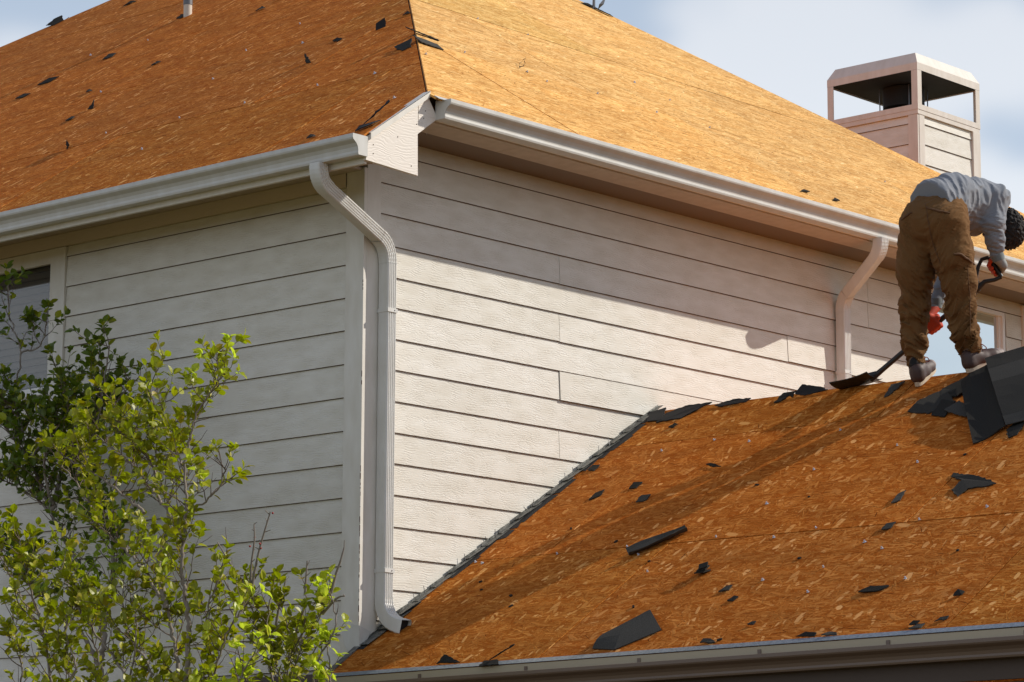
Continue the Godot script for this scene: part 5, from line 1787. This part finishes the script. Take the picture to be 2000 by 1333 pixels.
	# on the upper front slope
	var up := [
		["crumpled black chunk low on the upper front slope, far left", [-3.49, -0.70, -3.40, -0.66, -3.23, -0.54, -3.33, -0.56], [0.015, 0.05, 0.03, 0.0]],
		["black torn patch beside the hip, upper front slope", [-0.90, -1.10, -0.77, -1.15, -0.66, -1.12, -0.56, -0.98, -0.64, -0.93], [0.006, 0.012, 0.03, 0.0, 0.0]],
		["long dark sliver in the middle left of the upper front slope", [-5.75, -2.84, -5.78, -2.97, -5.64, -2.97, -5.60, -2.86], [0.0, 0.01, 0.004]],
		["longest dark sliver at the far left of the upper front slope", [-6.24, -2.58, -6.17, -2.71, -5.95, -2.69, -6.0, -2.56], [0.0, 0.01, 0.005, 0.0]],
		["dark sliver lowest of the three at the far left", [-6.18, -2.34, -6.11, -2.42, -5.93, -2.38, -5.99, -2.30], [0.0, 0.008, 0.004]],
		["small dark scrap right of the long sliver below the vent pipe", [-4.49, -2.26, -4.48, -2.34, -4.40, -2.33, -4.39, -2.25], [0.0, 0.006]],
		["flat brown-black scrap between the black flap and the vent pipe", [-1.98, -1.65, -1.93, -1.68, -1.80, -1.62, -1.83, -1.57], [0.0, 0.008, 0.004]],
		["grey board-like strip cut by the top of the picture", [-4.36, -3.26, -4.28, -3.36, -3.9, -3.5, -3.95, -3.42, -4.17, -3.25], [0.004, 0.02, 0.02, 0.004]],
		["dark sliver near the left skyline of the upper slope", [-7.64, -4.64, -7.62, -4.77, -7.48, -4.74, -7.49, -4.64], [0.0, 0.01]],
		["upright dark splinter alone below the hip's black patch", [-1.80, -1.25, -1.86, -1.34, -1.69, -1.22], [0.0, 0.05, 0.0]],
		["dark splinter standing up below the vent pipe's far streak", [-4.23, -1.46, -4.25, -1.54, -4.21, -1.57, -4.12, -1.45], [0.0, 0.01, 0.04, 0.0]],
		["dark scrap right of the vent pipe near the top", [-4.29, -3.10, -4.26, -3.18, -4.16, -3.14, -4.16, -3.07], [0.0, 0.01]],
		["dark scrap at the foot of the vent pipe", [-5.72, -3.58, -5.72, -3.66, -5.62, -3.64, -5.60, -3.55], [0.0, 0.012, 0.01, 0.0]],
		["little dark scrap low in the left half of the front slope", [-4.86, -1.97, -4.86, -2.03, -4.77, -1.99, -4.76, -1.94], [0.0, 0.008]],
		["small grey scrap against the hip near the top", [-1.51, -1.83, -1.49, -1.89, -1.41, -1.85, -1.43, -1.81], [0.0, 0.01]],
		["thin dark scrap low left above the front gutter", [-4.28, -1.30, -4.28, -1.39, -4.20, -1.37, -4.15, -1.29], [0.0, 0.006]],
		["dark crumb at the front gutter's edge right of middle", [-0.12, 0.37, -0.10, 0.33, -0.01, 0.36, 0.0, 0.40], [0.0, 0.01]],
		["dark strip along the left skyline with a stub at its top", [-8.77, -4.69, -8.73, -4.84, -8.68, -4.92, -8.52, -4.80, -8.56, -4.66], [0.01, 0.03, 0.03, 0.0, 0.0]],
	]
	for q in up:
		shrink(q[1], 0.62)
		scrap("shingle_scrap", q[0], "shingle scrap", "front", q[1], q[2], [sh0, sh2][rng.randi() % 2])
	# things that stand up from the roofs
	flap("bent_flap", "black flap bent upright by a small pale sheet near the hip, upper front slope", on_roof("front", -1.52, -1.66, 0.0), 0.065, 0.085)
	flap("bent_flap", "small black stub standing on the left skyline", Vector3(-8.62, 9.10, -4.86), 0.04, 0.07)
	var st := begin()
	tube(st, [Vector3(0, -0.03, 0), Vector3(0.004, 0.12, 0), Vector3(0, 0.5, 0.0)], [0.013, 0.012, 0.012], 8)
	prism(st, [Vector3(0.02, 0.0, -0.03), Vector3(0.05, 0.05, -0.07), Vector3(0.06, 0.12, -0.09), Vector3(0.035, 0.04, -0.03)], Vector3(0.006, 0, 0.008), Vector3.UP, Vector3.BACK)
	var rod := put("roof_rod", st.commit(), M.steel, self)
	rod.position = Vector3(-3.70, 8.615, -6.37)
	tag(rod, "thin dark upright rod on the far skyline of the sunlit slope", "rod")
	scrap("shingle_scrap", "dark felt crumb at the foot of the rod on the far skyline", "shingle scrap", "side", [-3.78, -6.30, -3.78, -6.38, -3.62, -6.52, -3.60, -6.44], [0.0, 0.012], sh2)
	scrap("shingle_scrap", "brown-black splinter on the sunlit slope beside the hip", "shingle scrap", "side", [-0.86, -1.22, -0.90, -1.24, -0.86, -1.50, -0.83, -1.48], [0.012, 0.008, 0.0, 0.0], sh2)
	scrap("shingle_scrap", "grey flake lapped over the hip beside the black patch", "shingle scrap", "side", [-0.62, -1.10, -0.72, -1.12, -0.70, -1.32, -0.62, -1.30], [0.006, 0.01, 0.004, 0.0], sh1)
	scrap("shingle_scrap", "dark twist of felt lying on the first seam of the sunlit slope", "shingle scrap", "side", [-0.74, -2.14, -0.80, -2.24, -0.86, -2.30, -0.80, -2.20], [0.0, 0.02, 0.06, 0.01], M.felt)
	scrap("shingle_scrap", "dark crumb just above the right gutter, middle of the sunlit slope", "shingle scrap", "side", [0.36, -3.66, 0.32, -3.74, 0.29, -3.84, 0.33, -3.80], [0.0, 0.008], sh2)
	scrap("shingle_scrap", "second dark crumb above the right gutter, nearer the downspout", "shingle scrap", "side", [0.36, -4.02, 0.31, -4.10, 0.28, -4.16, 0.34, -4.12], [0.0, 0.008], sh2)
	scrap("shingle_scrap", "black twig-like strip standing where the front gutter meets the rake", "shingle scrap", "front", [0.34, 0.36, 0.35, 0.33, 0.42, 0.20, 0.44, 0.22], [0.0, 0.01, 0.06, 0.055], M.felt)
	scrap("shingle_scrap", "black crumbs lying along the rake by the front gutter's end", "shingle scrap", "front", [0.36, 0.44, 0.36, 0.40, 0.46, 0.34, 0.47, 0.41], [0.0, 0.012], M.felt)
	# nails with plastic washers and pale chips
	specks("low", "pale chip on the lower roof", [0.92, -2.02, 1.23, -1.95, 0.57, -1.96, 1.87, -1.96, 2.50, -0.85, 3.15, -0.84, 1.84, -0.85, 1.24, -0.83, 0.74, -0.82, 0.20, -0.79, 3.45, -0.27, 1.40, -0.73, 1.62, -0.54, 2.94, -0.66, 2.01, -1.51])
	specks("low", "pale chip on the lower roof", [2.44, -1.69, 2.72, -1.47, 1.94, -1.17, 2.52, -0.36, 2.91, -0.21, 0.13, -0.81, 3.10, -0.58, 2.27, -0.79, 3.51, -0.91, 2.84, -0.44])
	specks("low_dark", "tiny black crumb on the lower roof", [1.54, -0.65, 0.38, -0.58, 0.47, -0.49, 0.77, -0.40, 0.87, -0.29, 2.61, -0.55, 1.81, -0.19, 2.66, 0.18, 1.1, -0.9, 1.7, -1.4, 2.2, -1.2, 3.0, -1.5, 3.6, -0.5, 0.6, -1.1])
	specks("front", "pale chip on the upper front slope", [-5.48, -3.11, -6.20, -3.14, -4.56, -1.88, -2.89, -1.45, -1.08, -0.67, -2.14, -0.19, -3.15, -0.75, -1.73, -0.67, -0.55, -0.63, -2.39, -1.80, -2.99, -2.35, -2.36, -0.69, 0.20, -0.03, -3.15, -1.99])
	specks("side", "small nail on the sunlit slope", [-1.87, -2.97, -1.86, -3.48, -0.73, -1.61, -0.71, -2.18, -0.70, -2.87, -0.67, -3.45, -0.69, -4.05, -0.38, -0.89, -1.16, -4.20, -0.63, -6.06, -1.39, -4.09, -0.61, -2.26])

func shrink(flat: Array, f: float) -> void:
	var c := Vector2.ZERO
	for k in flat.size() / 2:
		c += Vector2(flat[2 * k], flat[2 * k + 1]) * 2.0 / flat.size()
	for k in flat.size() / 2:
		flat[2 * k] = c.x + (flat[2 * k] - c.x) * f
		flat[2 * k + 1] = c.y + (flat[2 * k + 1] - c.y) * f

func specks(which: String, label: String, flat: Array) -> void:
	var dark := which.ends_with("dark")
	var plane := which.get_slice("_", 0)
	var n := (on_roof(plane, 0, 0, 1) - on_roof(plane, 0, 0, 0)).normalized()
	var u := Vector3.RIGHT.slide(n).normalized()
	for k in flat.size() / 2:
		var st := begin()
		if not dark:
			var pts := []
			var m := 7
			var rad := rng.randf_range(0.007, 0.013)
			for i in m:
				var a := TAU * i / m
				pts.append((u * cos(a) * rad * rng.randf_range(0.6, 1.1) + n.cross(u) * sin(a) * rad * 0.75))
			prism(st, pts, -n * 0.002, u, n.cross(u))
			tube(st, [Vector3.ZERO, n * 0.009], [0.0035, 0.005], 6)
		else:
			oriented_box(st, Transform3D(Basis(u, n, u.cross(n)) * Basis(Vector3.UP, rng.randf() * 3.0), Vector3.ZERO), Vector3(rng.randf_range(0.012, 0.03), 0.006, rng.randf_range(0.008, 0.016)))
		var called := "shingle_crumb" if dark else ("washer_nail" if which == "side" else "washer_chip")
		var o := put(called, st.commit(), M.shingle2 if dark else (M.nail if k % 3 == 0 else M.cap), self)
		o.position = on_roof(plane, flat[2 * k], flat[2 * k + 1], 0.004)
		if not dark:
			o.basis = Basis(u.rotated(n, rng.randf() * 6.0), rng.randfn() * 0.25)
		tag(o, where_label(label, plane, flat[2 * k], flat[2 * k + 1]), "debris", {"low": "pale chips on the lower roof", "low_dark": "black crumbs on the lower roof", "front": "pale chips on the upper front slope", "side": "nails on the sunlit slope"}[which])

var said := {}

func where_label(what: String, plane: String, x: float, z: float) -> String:
	# names a small piece by the nearest thing one can find, and on which side of it the piece lies
	var marks: Dictionary = {
		"low": {"the curled shingle strip": Vector2(1.45, -0.83), "the boomerang-shaped shingle": Vector2(3.24, -1.18), "the big bent shingle": Vector2(2.03, 0.07), "the crumpled chunk": Vector2(2.05, -0.48), "the long eave sliver": Vector2(3.32, -0.19), "the downspout's foot": Vector2(0.15, -0.13), "the wall-end ridge felt": Vector2(0.25, -2.44), "the shovel blade": Vector2(1.55, -2.5), "the shingle pile": Vector2(2.6, -2.1), "the upturned grey scrap": Vector2(1.17, -1.69), "the hanging sheet's corner": Vector2(3.0, -1.65)},
		"front": {"the vent pipe": Vector2(-5.6, -3.6), "the hip's black patch": Vector2(-0.75, -1.05), "the bent black flap": Vector2(-1.52, -1.66), "the low black chunk": Vector2(-3.35, -0.6), "the gutter's end": Vector2(0.4, 0.45), "the upright splinter": Vector2(-1.78, -1.27), "the longest far-left sliver": Vector2(-6.1, -2.63)},
		"side": {"the hip's lower end": Vector2(0.3, -0.2), "the felt twist on the seam": Vector2(-0.8, -2.2), "the second gutter crumb": Vector2(0.32, -4.1), "the bending person": Vector2(0.2, -5.6), "the rod on the skyline": Vector2(-3.7, -6.4), "the hip splinter": Vector2(-0.85, -1.4)}}[plane]
	var options := []
	for m in marks:
		var d: Vector2 = Vector2(x, z) - marks[m]
		var right := d.x if plane != "side" else -d.y
		var above := -d.y if plane != "side" else -d.x
		var side := ""
		if absf(above) > absf(right) * 0.45:
			side = "above" if above > 0 else "below"
		if absf(right) > absf(above) * 0.45:
			side += (" and " if side != "" else "") + ("right of" if right > 0 else "left of")
		elif side == "":
			side = "beside"
		options.append([d.length(), side + " " + m])
	options.sort_custom(func(a, b): return a[0] < b[0])
	for far in ["just ", "", "far "]:
		for op in options.slice(0, 3):
			if far == "just " and op[0] > 0.45:
				continue
			var text: String = what + ", " + far + op[1]
			if not said.has(text):
				said[text] = true
				return text
	return what

func flap(called: String, label: String, at: Vector3, w: float, h: float) -> void:
	var st := begin()
	var pts := [Vector3(-w * 0.5, -0.01, 0), Vector3(w * 0.45, -0.02, 0), Vector3(w * 0.5, h * 0.6, 0.0), Vector3(w * 0.35, h, 0.0), Vector3(0.02, h * 0.95, 0), Vector3(-w * 0.2, h * 0.65, 0.0), Vector3(-w * 0.5, h * 0.45, 0)]
	prism(st, pts, Vector3(0, 0, -0.006), Vector3.RIGHT, Vector3.UP)
	var o := put(called, st.commit(), M.felt, self)
	o.position = at
	o.basis = Basis(Vector3.UP, 0.7) * Basis(Vector3.RIGHT, -0.25)
	tag(o, label, "roofing felt")

func strip_mesh(rows: Array, thick: float) -> ArrayMesh:
	# a bent sheet from rows of points
	var st := begin()
	var n: int = rows.size()
	var m: int = rows[0].size()
	var under := []
	for i in n:
		var r := []
		for j in m:
			var a: Vector3 = rows[mini(i + 1, n - 1)][j] - rows[maxi(i - 1, 0)][j]
			var b: Vector3 = rows[i][mini(j + 1, m - 1)] - rows[i][maxi(j - 1, 0)]
			var nn := a.cross(b).normalized()
			if nn.y + nn.z * 0.5 < 0:
				nn = -nn
			r.append(rows[i][j] - nn * thick)
		under.append(r)
	for i in n - 1:
		for j in m - 1:
			quad(st, rows[i][j], rows[i][j + 1], rows[i + 1][j + 1], rows[i + 1][j])
			quad(st, under[i][j], under[i + 1][j], under[i + 1][j + 1], under[i][j + 1])
	for i in n - 1:
		for j in [0, m - 1]:
			quad(st, rows[i][j], rows[i + 1][j], under[i + 1][j], under[i][j])
	for j in m - 1:
		for i in [0, n - 1]:
			quad(st, rows[i][j], rows[i][j + 1], under[i][j + 1], under[i][j])
	return st.commit()

func curled(called: String, label: String, a: Array, b: Array, width: float, rise: float, mat: Material) -> void:
	var p := on_roof("low", a[0], a[1], 0.0)
	var q := on_roof("low", b[0], b[1], 0.0)
	var n := Vector3(0, 1, 0.6314).normalized()
	var d := (q - p).normalized()
	var s := n.cross(d)
	var c := (p + q) * 0.5
	var rows := []
	for i in 13:
		var t := float(i) / 12
		var row := []
		var w := width * (1.0 - 0.55 * smoothstep(0.55, 1.0, t) - 0.12 * smoothstep(0.2, 0.0, t)) + rng.randfn() * 0.003
		for j in 7:
			var k := float(j) / 6 - 0.5
			var h := 0.008 + rise * pow(absf(k) * 2.0, 2.0) * (1.0 if k < 0 else 0.75) + 0.006 * sin(t * 7.0) * k
			row.append(p.lerp(q, t) - c + s * k * w + n * h)
		rows.append(row)
	var o := put(called, strip_mesh(rows, 0.004), mat, self)
	o.position = c
	tag(o, label, "shingle")

func bent_shingle() -> void:
	# one wide shingle end, creased along its length and lifted off the boards
	var n := Vector3(0, 1, 0.6314).normalized()
	var c := on_roof("low", 2.03, 0.07, 0.0)
	var A := on_roof("low", 1.865, 0.20, 0.01)
	var A2 := on_roof("low", 1.872, 0.11, 0.035)
	var A3 := on_roof("low", 1.875, 0.03, 0.012)
	var B := on_roof("low", 2.20, 0.06, 0.008)
	var B2 := on_roof("low", 2.05, -0.06, 0.055)
	var B3 := on_roof("low", 1.955, -0.105, 0.015)
	var mid := on_roof("low", 2.02, 0.215, 0.006)
	var rows := []
	for i in 11:
		var t := float(i) / 10
		var row := []
		var lo := A.lerp(mid, minf(1.0, t * 2.0)) if t < 0.5 else mid.lerp(B, (t - 0.5) * 2.0)
		var ce := A2.lerp(B2, t)
		var hi := A3.lerp(B3, t)
		for j in 5:
			row.append(lo.lerp(ce, j / 4.0) + n * 0.012 * sin(PI * j / 4.0) * (1.0 - t) - c)
		for j in range(1, 4):
			row.append(ce.lerp(hi, j / 3.0) - c)
		rows.append(row)
	var o := put("bent_shingle", strip_mesh(rows, 0.005), M.shingle1, self)
	o.position = c
	tag(o, "large bent dark shingle lying folded on the boards just above the lower eave", "shingle")

func hanging_sheet() -> void:
	# a torn run of shingles folded over the ridge: a plain dark back beside courses of cut tabs
	var c := on_roof("low", 2.8, -2.0, 0.0)
	var back := []
	for i in 9:
		var t := float(i) / 8
		var row := []
		for j in 7:
			var s := float(j) / 6
			var a := on_roof("low", 2.45, -2.33, 0.035).lerp(on_roof("low", 2.57, -2.46, 0.075), s)
			var b := on_roof("low", 2.99, -1.60, 0.012).lerp(on_roof("low", 3.11, -1.735, 0.02), s)
			row.append(a.lerp(b, t) + Vector3(0, 1, 0.63).normalized() * (0.028 * sin(PI * t) + 0.008 * sin(s * 5.0 + t * 3.0)) - c)
		back.append(row)
	var o := put("shingle_sheet", strip_mesh(back, 0.006), M.shingle2, self)
	o.position = c
	tag(o, "large plain black shingle sheet hanging down from the ridge beside the right shoe", "shingle")
	var run := Node3D.new()
	run.name = numbered("shingle_run")
	run.position = c
	add_child(run)
	tag(run, "folded run of dark shingles in four courses of tabs, at the right edge", "shingle")
	var n := Vector3(0, 1, 0.6314).normalized()
	for k in 5:
		var t0 := 0.23 * k
		var t1 := minf(t0 + 0.27, 1.0)
		if t0 > 0.95:
			break
		for side in 2:
			var rows := []
			for i in 4:
				var t := lerpf(t0, t1, i / 3.0)
				var row := []
				for j in 4:
					var s := (float(j) / 3) * 0.5 + 0.5 * side
					s = clampf(s + (0.006 if side == 1 and j == 0 else 0.0), 0, 1)
					var a := on_roof("low", 2.555, -2.455, 0.085).lerp(on_roof("low", 3.05, -2.62, 0.10), s)
					var b := on_roof("low", 3.115, -1.735, 0.028).lerp(on_roof("low", 3.62, -1.93, 0.02), s)
					row.append(a.lerp(b, t) + n * (0.030 * sin(PI * t) - 0.013 * (i / 3.0) + 0.016 + rng.randfn() * 0.0008) - c)
				rows.append(row)
			put("shingle_tab", strip_mesh(rows, 0.005), [M.shingle0, M.shingle1, M.shingle0][(k + side) % 3], run)
